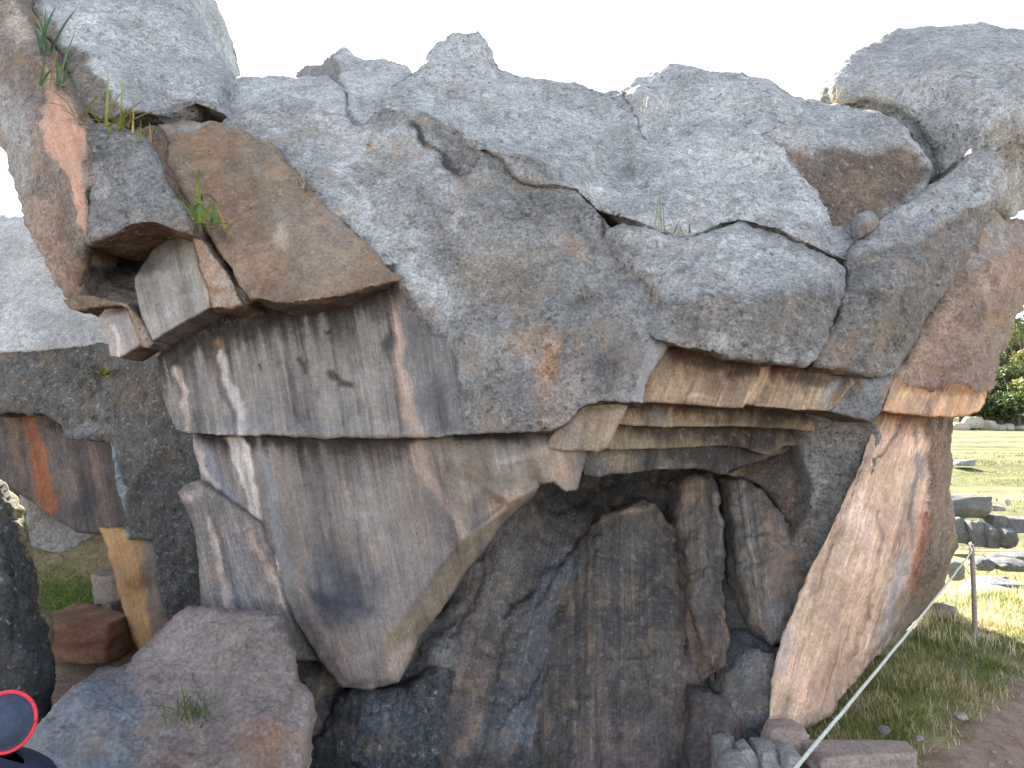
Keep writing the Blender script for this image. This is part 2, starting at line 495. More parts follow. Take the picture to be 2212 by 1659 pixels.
# upper weathered mass, whose right side and lower lip are carved
chunk('carved_wall', [(345, 272, 5.45), (400, 430, 5.2), (470, 560, 5.12), (400, 690, 5.04), (335, 775, 4.96), (355, 850, 4.89), (378, 930, 4.83, .01), (405, 941, 4.82, .01),
    (560, 942, 4.79, .01), (800, 942, 4.74, .01), (1000, 941, 4.68, .01), (1190, 934, 4.6, .015), (1232, 914, 4.56, .02), (1262, 882, 4.54, .02), (1310, 868, 4.56, .02),
    (1391, 874, 4.6, .01), (1412, 800, 4.62, .01), (1446, 735, 4.7, .02), (1460, 640, 4.85), (1400, 560, 4.98), (1330, 500, 5.1), (1295, 466, 5.15), (1266, 432, 5.22), (1242, 410, 5.27),
    (1165, 392, 5.32), (1124, 376, 5.34), (1098, 352, 5.38), (1080, 316, 5.46), (1036, 308, 5.48), (1000, 298, 5.5), (962, 276, 5.54), (925, 248, 5.62),
    (880, 240, 5.68), (838, 232, 5.72), (770, 272, 5.7), (740, 250, 5.8), (600, 217, 5.75), (500, 247, 5.6), (480, 262, 5.55)], out,
    feats=[(700, 300, 5.62), (800, 330, 5.5), (600, 290, 5.5), (900, 420, 5.2), (1100, 480, 5.08), (1050, 600, 4.9), (1100, 720, 4.72), (1060, 830, 4.66), (1250, 700, 4.66),
           (1300, 800, 4.56), (1250, 560, 4.95), (1340, 640, 4.84), (1370, 700, 4.73), (1340, 780, 4.6), (1120, 880, 4.62), (500, 690, 5.08), (600, 670, 5.08), (700, 645, 5.04), (800, 625, 4.97),
           (640, 800, 4.93), (480, 830, 4.94)],
    lines=[[(585, 312, 5.42), (660, 395, 5.2), (740, 475, 5.05), (862, 602, 4.86), (905, 665, 4.82), (985, 765, 4.74), (1000, 850, 4.68), (1003, 935, 4.67)],
           [(835, 625, 5.0), (850, 700, 4.9), (860, 785, 4.85), (896, 936, 4.72)]],
    thick=1.3, it=5, amp=(.03, .014, .006), base=GM, lich=.75, warm=.45, strk=0, pits=.012, seed=1, s=5, side=DBR,
    blobs=[('p', [(590, 200), (480, 240), (600, 300), (700, 430), (840, 590), (960, 700), (1000, 640), (900, 480), (1000, 420), (900, 280), (740, 250)], 60, GL, .85),
           ('p', [(1300, 480), (1440, 560), (1450, 660), (1380, 560), (1290, 500)], 30, BG, .8),
           ('e', 900, 400, 90, 60, 40, GD, .45), ('e', 1180, 450, 90, 45, 10, (.17, .165, .165), .7), ('e', 830, 350, 60, 70, 60, (.2, .19, .18), .6),
           ('e', 1230, 530, 60, 25, 30, (.40, .32, .26), .6), ('e', 1178, 790, 26, 95, 5, (.46, .27, .15), .9), ('e', 1130, 740, 70, 60, 0, (.33, .245, .175), .6), ('e', 1080, 600, 110, 80, 10, (.29, .235, .185), .6), ('e', 960, 560, 60, 40, 20, (.18, .17, .16), .6), ('e', 1330, 600, 40, 70, 20, (.15, .15, .155), .6), ('e', 1060, 820, 60, 60, 0, (.19, .185, .17), .6),
           ('e', 1230, 840, 45, 70, 20, (.40, .34, .31), .7), ('e', 1310, 790, 45, 50, 0, (.09, .09, .1), .75), ('e', 1200, 905, 60, 18, -10, (.42, .33, .28), .6),
           ('e', 1100, 915, 40, 18, 0, (.44, .37, .33), .6), ('p', [(940, 275), (1040, 325), (1010, 380), (985, 384), (950, 330)], 14, (.17, .165, .16), .85), ('l', [(1035, 335), (1010, 380), (985, 384)], 3, (.05, .05, .05), .7), ('e', 800, 308, 18, 16, 0, (.36, .23, .13), .9), ('e', 985, 465, 12, 34, 10, WH, .8),
           ('e', 1040, 590, 70, 60, 0, (.3, .25, .2), .45), ('e', 1270, 640, 60, 40, 0, (.2, .19, .19), .5),
           ('p', [(862, 615), (985, 775), (1000, 850), (1002, 940), (905, 942), (870, 790), (850, 680)], 16, (.145, .145, .148), .9),
           ('p', [(335, 770), (480, 700), (600, 668), (840, 622), (850, 700), (862, 790), (898, 942), (400, 946), (370, 900)], 12, (.215, .2, .187), 1),
           ('l', [(880, 275), (930, 318), (962, 345), (985, 378)], 6, (.03, .03, .03), .9), ('l', [(1100, 365), (1128, 395), (1150, 402)], 7, (.03, .03, .03), .9), ('l', [(1302, 470), (1304, 505)], 8, (.025, .025, .025), .9), ('l', [(838, 640), (856, 720), (866, 800), (886, 880), (900, 940)], 14, (.40, .29, .23), .7), ('e', 838, 740, 13, 38, 0, DK, .75),
           ('d', [(335, 775), (420, 742), (520, 702), (620, 668), (720, 648), (860, 608)], 125, (.026, .023, .021), .95), ('l', [(470, 745), (482, 800)], 14, (.22, .13, .075), .7), ('l', [(655, 770), (660, 800)], 5, (.03, .025, .02), .8), ('e', 570, 790, 4, 6, 0, (.03, .03, .03), .9), ('e', 705, 715, 5, 6, 0, (.03, .03, .03), .9), ('l', [(640, 880), (655, 930)], 4, (.08, .075, .075), .7),  # soot under the overhang, with the block's shade painted in
           ('l', [(385, 800), (400, 870), (415, 938)], 8, (.5, .42, .36), .8), ('l', [(480, 770), (505, 840), (520, 935)], 9, (.47, .44, .42), .8), ('l', [(468, 760), (490, 850), (505, 938)], 6, DK, .6),
           ('l', [(712, 800), (735, 832), (755, 840)], 9, (.07, .045, .03), .95), ('e', 690, 850, 10, 22, 10, (.13, .11, .1), .7), ('e', 820, 890, 90, 30, 60, (.33, .27, .25), .5), ('e', 600, 920, 200, 16, 0, (.18, .19, .22), .5)],
    attr_blobs=[(('p', [(335, 770), (480, 700), (600, 668), (840, 622), (985, 775), (1003, 945), (400, 948), (370, 900)], 14, (1, 1, 1), 1), (.06, .75, .12)),
                (('p', [(1400, 735), (1444, 750), (1396, 876), (1360, 870)], 8, (1, 1, 1), 1), (.1, .25, .1))], sdir=(.16, 1))

# brown block leaning over the carved wall
chunk('overhanging_block', [(342, 270, 5.38), (400, 258, 5.42), (480, 264, 5.42), (530, 290, 5.35), (586, 316, 5.26), (660, 398, 5.1), (740, 478, 4.97), (800, 535, 4.88), (864, 602, 4.80, .015), (800, 622, 4.72, .012),
    (720, 641, 4.66, .012), (650, 654, 4.62, .012), (590, 657, 4.60, .02), (538, 645, 4.62, .03), (508, 603, 4.68, .04), (448, 505, 4.84, .05), (380, 395, 5.06, .05), (346, 330, 5.2, .05)], out,
    feats=[(450, 350, 5.2), (560, 440, 5.0), (600, 560, 4.78), (700, 560, 4.78), (530, 380, 5.12), (520, 500, 4.88)], lines=[[(500, 290, 5.33), (535, 335, 5.18), (545, 370, 5.12)], [(545, 335, 5.2), (588, 330, 5.2)]],
    thick=.75, rnd=.02, it=3, amp=(.028, .018, .007), chips=.02, base=BR, lich=.3, warm=.55, seed=2, s=5, side=(.09, .07, .06), sdir=(.5, 1), strk=.1,
    blobs=[('e', 430, 310, 70, 40, 20, (.22, .135, .085), .8), ('e', 480, 420, 50, 90, -30, (.2, .125, .085), .7), ('p', [(530, 320), (600, 330), (790, 540), (700, 640), (620, 560), (560, 420)], 30, (.205, .17, .14), .8),
           ('e', 612, 515, 16, 42, 0, (.40, .33, .28), .9), ('e', 500, 350, 30, 16, 20, DK, .5), ('e', 700, 590, 100, 40, -10, (.23, .19, .155), .6), ('e', 400, 268, 60, 10, -5, GM, .8), ('e', 560, 600, 30, 60, -30, (.2, .12, .085), .7),
           ('e', 470, 490, 14, 60, -25, (.06, .055, .04), .6)])

# cap rock with the skyline
chunk('cap_rock', [(824, 212, 5.95), (842, 185, 6.2, .12), (890, 150, 6.6, .2), (930, 110, 6.8, .25), (978, 78, 7.0, .25), (1030, 76, 7.0, .25), (1064, 104, 6.95, .25), (1082, 140, 6.9, .2), (1150, 165, 6.85, .15),
    (1215, 178, 6.8, .15), (1290, 190, 6.8, .15), (1335, 191, 6.8, .15), (1372, 165, 6.8, .2), (1404, 143, 6.85, .25), (1440, 130, 6.85, .25), (1520, 138, 6.8, .2), (1600, 152, 6.7, .2), (1660, 174, 6.6, .2), (1715, 205, 6.5, .2), (1762, 222, 6.4, .15),
    (1720, 260, 6.2, .1), (1652, 290, 5.98, .04), (1700, 330, 5.84, .04), (1742, 392, 5.62, .05), (1775, 442, 5.45, .05), (1800, 486, 5.32, .05), (1868, 496, 5.3, .04), (1866, 540, 5.12, .05), (1835, 570, 5.0, .05), (1800, 553, 5.02, .04), (1722, 518, 5.08, .04),
    (1680, 495, 5.12, .03), (1602, 477, 5.16, .03), (1558, 484, 5.13, .03), (1500, 508, 5.05, .03), (1440, 498, 5.05, .03), (1388, 487, 5.08, .03), (1349, 472, 5.1, .04), (1293, 455, 5.14, .04), (1266, 430, 5.18, .04), (1244, 408, 5.2, .04), (1205, 401, 5.2, .04), (1167, 393, 5.2, .04),
    (1128, 379, 5.22, .03), (1102, 352, 5.28, .03), (1078, 330, 5.33, .03), (1040, 322, 5.36, .02), (1000, 312, 5.4, .02), (965, 290, 5.45, .02), (930, 264, 5.54, .03), (890, 252, 5.62, .03), (838, 238, 5.7, .04)], out,
    feats=[(1000, 160, 6.75), (1010, 250, 6.1), (930, 200, 6.2), (1150, 260, 6.2), (1250, 330, 5.75), (1100, 300, 5.7), (1340, 290, 6.2), (1350, 380, 5.78), (1450, 250, 6.35), (1420, 330, 5.95), (1550, 280, 6.15), (1600, 380, 5.7), (1700, 460, 5.35), (1500, 420, 5.45), (1560, 200, 6.5), (1450, 180, 6.65), (1180, 370, 5.38), (1260, 400, 5.3), (1360, 430, 5.3)],
    lines=[[(870, 258, 5.72), (930, 268, 5.52), (955, 260, 5.55), (985, 285, 5.5), (1030, 300, 5.48), (1075, 305, 5.5)], [(1345, 195, 6.78), (1372, 250, 6.25), (1400, 300, 6.1)], [(1330, 240, 6.5), (1370, 340, 5.75), (1440, 440, 5.33)]],
    thick=1.6, it=14, rnd=.04, amp=(.085, .018, .007), base=GL, lich=.85, jit=.8, warm=.22, pits=.016, seed=3, s=5,
    blobs=[('e', 960, 300, 50, 40, 40, (.2, .19, .185), .8), ('e', 1150, 370, 80, 22, 22, (.17, .155, .145), .8), ('e', 1350, 375, 30, 50, 40, (.24, .24, .245), .75), ('e', 1200, 280, 100, 40, 10, (.42, .425, .43), .4), ('e', 1345, 300, 30, 60, 20, (.36, .365, .37), .5), ('l', [(1345, 195), (1372, 250), (1400, 300)], 4, (.05, .05, .05), .8),
           ('e', 1060, 260, 25, 15, 0, GM, .5), ('e', 1290, 410, 22, 16, 0, (.6, .6, .6), .9), ('e', 1565, 190, 14, 10, 0, (.58, .58, .58), .8), ('e', 1700, 480, 60, 14, 15, GM, .6), ('e', 1480, 480, 70, 14, 0, (.3, .26, .22), .5)])

# brown alcove block under the skyline, between cap rock and the right boulder
chunk('alcove_block', [(1600, 205, 6.75, .1), (1762, 220, 6.5, .1), (1850, 234, 6.35, .1), (1908, 243, 6.2, .06), (1962, 278, 6.0, .05), (1998, 320, 5.85, .05), (2022, 366, 5.75, .06), (2000, 420, 5.75), (1960, 520, 5.6), (1800, 530, 5.55), (1730, 440, 5.72), (1640, 300, 6.0)], out,
    feats=[(1750, 300, 6.0), (1900, 330, 5.88), (1850, 270, 6.15), (1750, 265, 6.25), (1850, 420, 5.72)], lines=[[(1660, 290, 6.02), (1750, 318, 5.95), (1850, 312, 5.95), (1950, 305, 5.95)]],
    thick=1.2, it=6, amp=(.03, .02, .008), chips=.015, base=(.36, .368, .375), lich=.7, warm=.3, seed=4, s=6,
    blobs=[('p', [(1660, 295), (1750, 330), (1960, 320), (2010, 380), (1900, 480), (1790, 500), (1730, 400)], 26, (.15, .11, .085), .95), ('e', 1760, 350, 40, 30, 20, GD, .5), ('e', 1850, 400, 90, 50, 0, (.18, .125, .095), .6)])

# thick block above the stepped ledges
chunk('brow_block', [(1308, 500, 5.02, .04), (1345, 484, 4.95, .06), (1400, 492, 4.98, .06), (1440, 503, 5.0, .05), (1500, 512, 5.0, .05), (1562, 490, 5.06, .05), (1602, 484, 5.08, .05), (1680, 502, 5.02, .05), (1722, 526, 4.96, .06), (1798, 560, 4.86, .08), (1826, 582, 4.8, .09), (1832, 640, 4.7, .08),
    (1812, 672, 4.62, .06), (1790, 712, 4.55, .05), (1772, 770, 4.5, .04), (1740, 792, 4.45, .035), (1637, 783, 4.42, .035), (1517, 762, 4.45, .03), (1445, 746, 4.5, .03), (1412, 732, 4.55, .04), (1385, 705, 4.86, .02), (1385, 650, 5.0, .02), (1350, 620, 5.06, .02), (1310, 590, 5.1, .02), (1290, 545, 5.16, .02)], out,
    feats=[(1340, 560, 4.93), (1370, 520, 4.93), (1410, 600, 4.83), (1430, 690, 4.62), (1500, 560, 4.78), (1600, 540, 4.84), (1700, 570, 4.75), (1770, 610, 4.66), (1470, 650, 4.6), (1600, 700, 4.42)], lines=[[(1440, 660, 4.6), (1560, 632, 4.55), (1700, 625, 4.55), (1822, 636, 4.62)]],
    thick=1.1, bdir=(.0, 1, .05), it=14, rnd=.05, amp=(.035, .018, .007), base=GM, lich=.85, warm=.3, pits=.014, seed=5, s=5, side=(.17, .13, .1),
    blobs=[('p', [(1320, 490), (1600, 486), (1800, 570), (1820, 620), (1560, 625), (1450, 640), (1340, 560)], 36, GL, .8), ('e', 1350, 545, 45, 40, 30, (.2, .2, .21), .7), ('p', [(1440, 660), (1820, 640), (1770, 770), (1640, 784), (1450, 740)], 30, (.215, .2, .185), .7),
           ('e', 1540, 735, 40, 28, 0, (.4, .4, .4), .6), ('e', 1480, 690, 40, 30, 0, (.12, .12, .12), .6), ('e', 1500, 560, 40, 10, -40, (.15, .15, .15), .5), ('e', 1570, 560, 12, 8, 0, (.6, .6, .6), .9), ('e', 1690, 525, 9, 6, 0, (.6, .6, .6), .9)])

# right lip of the outcrop, curling up
chunk('lip_block', [(1822, 575, 5.0, .05), (1850, 520, 5.15, .06), (1880, 492, 5.2, .08), (1930, 455, 5.3, .1), (1990, 412, 5.4, .1), (2038, 385, 5.5, .1), (2066, 350, 5.58, .1), (2096, 318, 5.62, .1), (2130, 312, 5.6, .12), (2162, 338, 5.5, .14), (2176, 385, 5.4, .16), (2166, 440, 5.3, .16), (2132, 490, 5.25, .14), (2100, 545, 5.2, .1), (2052, 610, 5.1, .06),
    (2005, 690, 4.98, .05), (1968, 760, 4.85, .04), (1930, 816, 4.72, .03), (1850, 803, 4.58, .03), (1758, 790, 4.55, .03), (1775, 730, 4.62, .04), (1808, 670, 4.72, .05), (1828, 620, 4.85, .05)], out, bdir=(0, 1, -.2),
    feats=[(1960, 480, 5.28), (2080, 400, 5.36), (2040, 470, 5.1), (1900, 560, 4.98), (1960, 600, 4.9), (1900, 700, 4.66), (2000, 560, 4.98), (1850, 640, 4.8)],
    lines=[[(1860, 560, 5.0), (1960, 505, 5.12), (2050, 470, 5.16), (2130, 440, 5.22)], [(1850, 620, 4.88), (1900, 625, 4.72), (1980, 590, 4.86)]],
    thick=1.2, it=8, amp=(.035, .022, .009), chips=.018, base=(.21, .2, .19), lich=.8, warm=.5, pits=.014, seed=6, s=5, side=(.15, .11, .085),
    blobs=[('p', [(1830, 560), (1880, 490), (1990, 410), (2070, 320), (2160, 340), (2170, 430), (2060, 470), (1960, 510)], 30, GL, .85), ('e', 1920, 710, 100, 80, 0, (.165, .148, .12), .75), ('e', 1950, 565, 30, 22, 0, (.33, .25, .21), .6), ('e', 1820, 745, 40, 26, 0, (.28, .22, .18), .7), ('e', 2030, 340, 30, 40, 40, (.2, .21, .22), .5), ('e', 1900, 640, 50, 14, 20, DBR, .6)])

# rough pinkish flank on the far right
chunk('rough_flank', [(1915, 822, 4.82, .02), (1922, 762, 5.05, .02), (1962, 690, 5.22, .03), (2010, 600, 5.42, .03), (2060, 535, 5.62, .03), (2100, 480, 5.8, .06), (2150, 440, 6.2, .2), (2200, 470, 6.6, .2), (2260, 520, 6.8, .2), (2262, 600, 6.6, .2), (2225, 640, 6.3, .18), (2196, 692, 6.0, .16), (2180, 750, 5.8, .14), (2160, 800, 5.6, .1), (2140, 846, 5.4, .03), (2060, 846, 5.2, .03), (1990, 838, 4.95, .03)], out,
    feats=[(1970, 770, 4.94), (2010, 700, 5.08), (2060, 620, 5.3), (2060, 720, 5.2), (2120, 640, 5.45), (2150, 560, 5.75), (2030, 790, 5.02), (2130, 760, 5.4)], thick=1.5, bdir=(-.1, 1, 0), it=8, amp=(.04, .03, .014), chips=.05, base=(.27, .2, .16), lich=.55, warm=.8, pits=.02, seed=7, s=5, side=(.2, .14, .1),
    blobs=[('p', [(1935, 822), (2010, 690), (2060, 640), (2030, 760), (1990, 830)], 24, PK, .7), ('e', 2140, 600, 50, 60, 0, (.42, .32, .26), .6), ('e', 2110, 690, 40, 30, 0, (.09, .07, .06), .5), ('e', 2160, 510, 60, 40, 0, (.33, .32, .31), .7), ('e', 2130, 800, 60, 40, 0, (.22, .16, .13), .5), ('e', 2100, 560, 30, 16, 0, (.42, .42, .42), .6)])

# stepped ledges under the brow, each set deeper than the one above, soot and shade painted in
chunk('ledge', [(1418, 740, 4.76), (1500, 735, 4.86), (1900, 790, 4.78), (1866, 812, 4.68), (1836, 836, 4.64), (1814, 866, 4.62), (1793, 888, 4.62), (1754, 886, 4.64), (1607, 875, 4.66), (1604, 881, 4.62), (1577, 881, 4.62), (1508, 872, 4.64), (1380, 868, 4.7)], out,
    lines=[[(1662, 780, 4.72), (1640, 825, 4.68), (1606, 874, 4.62)], [(1672, 782, 4.78), (1650, 830, 4.74), (1618, 874, 4.68)], [(1830, 800, 4.72), (1795, 860, 4.66), (1780, 886, 4.65)]],
    thick=.5, rnd=.008, it=1, amp=(.012, .008, .004), base=(.30, .215, .145), lich=.2, warm=.3, strk=.85, sdir=(-.4, 1), seed=8, s=4, jit=.6, side=DBR,
    blobs=[('d', [(1440, 756), (1660, 790), (1860, 812)], 62, (.055, .036, .025), .85), ('e', 1560, 790, 120, 12, 10, (.09, .06, .042), .85), ('e', 1760, 815, 80, 18, 10, (.08, .055, .04), .85), ('e', 1530, 840, 14, 40, 20, (.12, .085, .06), .6), ('e', 1450, 840, 40, 40, 0, (.42, .31, .2), .6), ('l', [(1660, 785), (1640, 825), (1606, 874)], 12, (.5, .36, .24), .8), ('e', 1800, 845, 18, 40, 25, (.25, .24, .22), .8), ('e', 1590, 880, 50, 5, 0, (.1, .07, .06), .6), ('e', 1500, 868, 40, 5, 0, (.5, .42, .36), .6)])
chunk('ledge', [(1862, 808, 4.70), (1932, 812, 4.70), (1905, 888, 4.62), (1880, 910, 4.6), (1793, 889, 4.62), (1812, 862, 4.63)], out, thick=.5, rnd=.012, it=2, amp=(.012, .008, .004), base=(.2, .2, .205), lich=.5, warm=.3, strk=.3, seed=9, s=4, jit=1.2, side=DBR, sdir=(-.4, 1),
    blobs=[('e', 1850, 840, 20, 40, 30, (.13, .09, .06), .7), ('e', 1910, 850, 10, 40, 20, (.36, .26, .19), .8)])
chunk('ledge', [(1352, 868, 4.84), (1400, 845, 4.98), (1700, 850, 5.05), (1760, 870, 5.1), (1760, 930, 5.1), (1699, 926, 4.99), (1577, 920, 4.95), (1439, 923, 4.9), (1332, 917, 4.8)], out, thick=.5, rnd=.008, it=1, amp=(.01, .008, .004), base=(.27, .2, .135), lich=.2, warm=.3, strk=.9, sdir=(-.15, 1), seed=10, s=4, jit=.5, side=DBR,
    blobs=[('d', [(1350, 874), (1600, 878), (1760, 888)], 40, (.05, .036, .027), .85), ('e', 1670, 900, 80, 34, 0, (.04, .032, .03), .9), ('e', 1560, 905, 60, 12, 0, (.14, .1, .07), .6), ('e', 1420, 900, 26, 26, 0, (.22, .22, .22), .6), ('l', [(1452, 880), (1448, 920)], 7, (.42, .33, .2), .8)])  # right end darkened: shade of the corner painted in
chunk('ledge', [(1330, 900, 5.0), (1690, 895, 5.22), (1770, 900, 5.26), (1770, 960, 5.26), (1690, 964, 5.18), (1661, 984, 5.17), (1601, 966, 5.13), (1547, 963, 5.1), (1361, 972, 4.95), (1305, 970, 4.86)], out, thick=.6, rnd=.008, it=1, amp=(.01, .008, .004), base=(.24, .185, .125), lich=.25, warm=.3, strk=.9, sdir=(-.15, 1), seed=11, s=4, jit=.5, side=(.06, .05, .05),
    blobs=[('e', 1620, 945, 130, 44, 0, (.04, .036, .035), .92), ('d', [(1335, 920), (1580, 924), (1760, 928)], 46, (.045, .035, .028), .85), ('e', 1350, 950, 30, 30, 0, (.32, .27, .18), .6)])  # right half painted dark for the shaded corner
chunk('ledge', [(1264, 965, 4.96), (1350, 945, 5.1), (1600, 940, 5.3), (1740, 940, 5.4), (1700, 975, 5.36), (1662, 986, 5.34), (1577, 1016, 5.28), (1562, 1025, 5.28), (1532, 1016, 5.24), (1505, 1012, 5.22), (1310, 1024, 5.02), (1296, 1028, 4.98), (1260, 1026, 4.94)], out, thick=.7, rnd=.01, it=1, amp=(.012, .01, .004), base=(.13, .115, .105), lich=.3, warm=.3, strk=.8, sdir=(-.1, 1), seed=12, s=4, jit=.5, side=(.05, .045, .045),
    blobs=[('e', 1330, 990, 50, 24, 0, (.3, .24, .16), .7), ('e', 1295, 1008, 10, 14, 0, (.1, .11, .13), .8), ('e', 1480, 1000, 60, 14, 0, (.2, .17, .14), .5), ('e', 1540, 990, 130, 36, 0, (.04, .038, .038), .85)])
chunk('ledge', [(1200, 931, 4.72), (1232, 905, 4.7), (1265, 868, 4.72), (1330, 862, 4.74), (1354, 878, 4.72), (1334, 919, 4.7), (1313, 966, 4.7, .02), (1292, 976, 4.7, .02), (1217, 974, 4.68, .02), (1180, 966, 4.72)], out, thick=.4, rnd=.015, it=3, amp=(.014, .01, .005), base=(.29, .225, .165), lich=.25, warm=.5, strk=.4, sdir=(-.2, 1), seed=13, s=4, jit=1.2, side=DBR,
    blobs=[('e', 1250, 930, 26, 34, 20, (.25, .23, .21), .7), ('e', 1310, 945, 30, 30, 0, (.44, .35, .26), .6), ('e', 1300, 885, 40, 9, 0, (.16, .11, .08), .6)])
# orange ledge on the right flank
chunk('ledge', [(1932, 812, 4.84), (1996, 815, 5.0), (2128, 838, 5.36), (2133, 850, 5.36, .02), (2119, 890, 5.3), (2062, 902, 5.18), (1990, 897, 4.98), (1905, 889, 4.72), (1914, 862, 4.74)], out, thick=.9, bdir=(-.1, 1, 0), rnd=.012, it=1, amp=(.012, .01, .005), base=(.58, .37, .22), lich=.15, warm=.4, strk=.8, sdir=(-.45, 1), seed=14, s=4, jit=.6, side=(.3, .17, .08),
    blobs=[('d', [(1930, 818), (2040, 838), (2130, 848)], 34, (.20, .085, .03), .8), ('e', 1930, 850, 10, 40, 20, (.3, .22, .17), .7), ('e', 2000, 870, 60, 20, 0, (.48, .35, .27), .5), ('e', 2090, 870, 18, 20, 20, (.33, .3, .27), .5)])

# shaded grey jamb between the hollow and the pillar
chunk('grey_jamb', [(1700, 900, 5.1), (1793, 880, 4.98), (1885, 905, 4.95), (1905, 940, 5.05), (1880, 1060, 5.08), (1800, 1200, 5.05), (1740, 1330, 5.1), (1690, 1360, 5.2), (1700, 1180, 5.25), (1740, 1110, 5.2), (1752, 1050, 5.18), (1728, 976, 5.2), (1708, 931, 5.2)], out, thick=.8, rnd=.03, it=4, amp=(.025, .012, .006), base=(.2, .195, .19), lich=.7, warm=.3, strk=.3, seed=15, s=5,
    blobs=[('e', 1735, 920, 30, 34, 0, (.1, .08, .05), .8), ('e', 1765, 1050, 12, 34, 0, (.38, .38, .37), .6), ('e', 1790, 1000, 40, 90, 0, (.17, .175, .18), .5), ('e', 1740, 1150, 24, 60, 0, (.23, .16, .13), .6), ('e', 1775, 1118, 14, 14, 0, (.06, .05, .05), .8)])

# pink pillar
chunk('pillar', [(1898, 880, 5.06), (1960, 880, 5.2), (2062, 890, 5.7), (2060, 930, 5.85, .06), (2056, 1000, 6.0, .1), (2050, 1060, 6.1, .12), (2062, 1120, 6.3, .12), (2066, 1180, 6.5, .12), (2056, 1230, 6.8, .12), (2040, 1265, 7.0, .12), (2015, 1300, 7.3, .1), (1990, 1330, 7.4, .1), (1960, 1362, 7.0, .08), (1925, 1395, 6.6, .05), (1885, 1430, 6.1, .04), (1850, 1478, 5.7, .03), (1818, 1500, 5.4, .02), (1790, 1545, 5.1, .02),
    (1735, 1580, 4.9, .02), (1712, 1600, 4.82, .02), (1680, 1602, 4.76, .02), (1650, 1592, 4.74, .03), (1664, 1500, 4.78, .03), (1678, 1420, 4.83, .02), (1705, 1330, 4.88, .02), (1745, 1235, 4.93, .02), (1795, 1135, 4.98, .02), (1840, 1040, 5.0, .02), (1866, 980, 5.02, .02), (1886, 920, 5.04, .02)], out,
    lines=[[(2000, 895, 5.26), (1992, 980, 5.3), (1975, 1100, 5.36), (1950, 1220, 5.4), (1925, 1320, 5.42), (1890, 1400, 5.45), (1845, 1470, 5.45)], [(2004, 1000, 5.62), (1990, 1120, 5.72), (1968, 1230, 5.72)], [(2022, 1000, 5.62), (2014, 1120, 5.74), (1990, 1240, 5.84)]],
    feats=[(1780, 1400, 5.0), (1760, 1500, 4.93), (1900, 1100, 5.12), (1850, 1250, 5.1), (1990, 1260, 6.1), (1940, 1340, 5.95), (2030, 1130, 6.0)],
    thick=.8, bdir=(.5, 1, 0), rnd=.02, it=3, amp=(.025, .012, .006), base=(.61, .43, .315), lich=.07, warm=.4, strk=.85, sdir=(-.3, 1), seed=16, s=5, pits=.006, side=(.3, .2, .15),
    blobs=[('p', [(1995, 900), (2070, 890), (2070, 1280), (1900, 1430), (1850, 1480), (1900, 1380), (1975, 1240), (2010, 1120)], 22, (.22, .165, .125), .95), ('l', [(1990, 990), (1972, 1090), (1968, 1180)], 9, (.2, .21, .23), .75),
           ('l', [(2000, 1120), (1985, 1200), (1972, 1260)], 16, (.36, .15, .085), .8), ('d', [(1890, 890), (1990, 897), (2070, 902)], 60, (.22, .10, .04), .75), ('d', [(1965, 897), (2070, 902)], 80, (.07, .05, .04), .7), ('e', 2010, 1040, 10, 40, 5, (.1, .095, .09), .6), ('l', [(1950, 1210), (1935, 1290), (1900, 1380)], 13, (.34, .34, .36), .7),
           ('e', 1770, 1490, 110, 100, 0, (.60, .385, .285), .7), ('e', 1860, 1130, 60, 120, 25, (.6, .45, .37), .6), ('l', [(1960, 905), (1905, 985), (1880, 1010)], 5, (.12, .1, .09), .8), ('l', [(1905, 910), (1870, 1000), (1800, 1150)], 10, (.45, .33, .26), .5), ('l', [(1905, 1100), (1895, 1200), (1880, 1330)], 5, (.2, .13, .1), .5), ('e', 1690, 1590, 60, 20, -10, (.3, .22, .19), .6), ('e', 1700, 1400, 12, 60, 15, (.32, .33, .35), .5)],
    attr_blobs=[(('p', [(2005, 900), (2075, 890), (2075, 1290), (1880, 1470), (1985, 1240)], 20, (1, 1, 1), 1), (.8, .2, .9))])

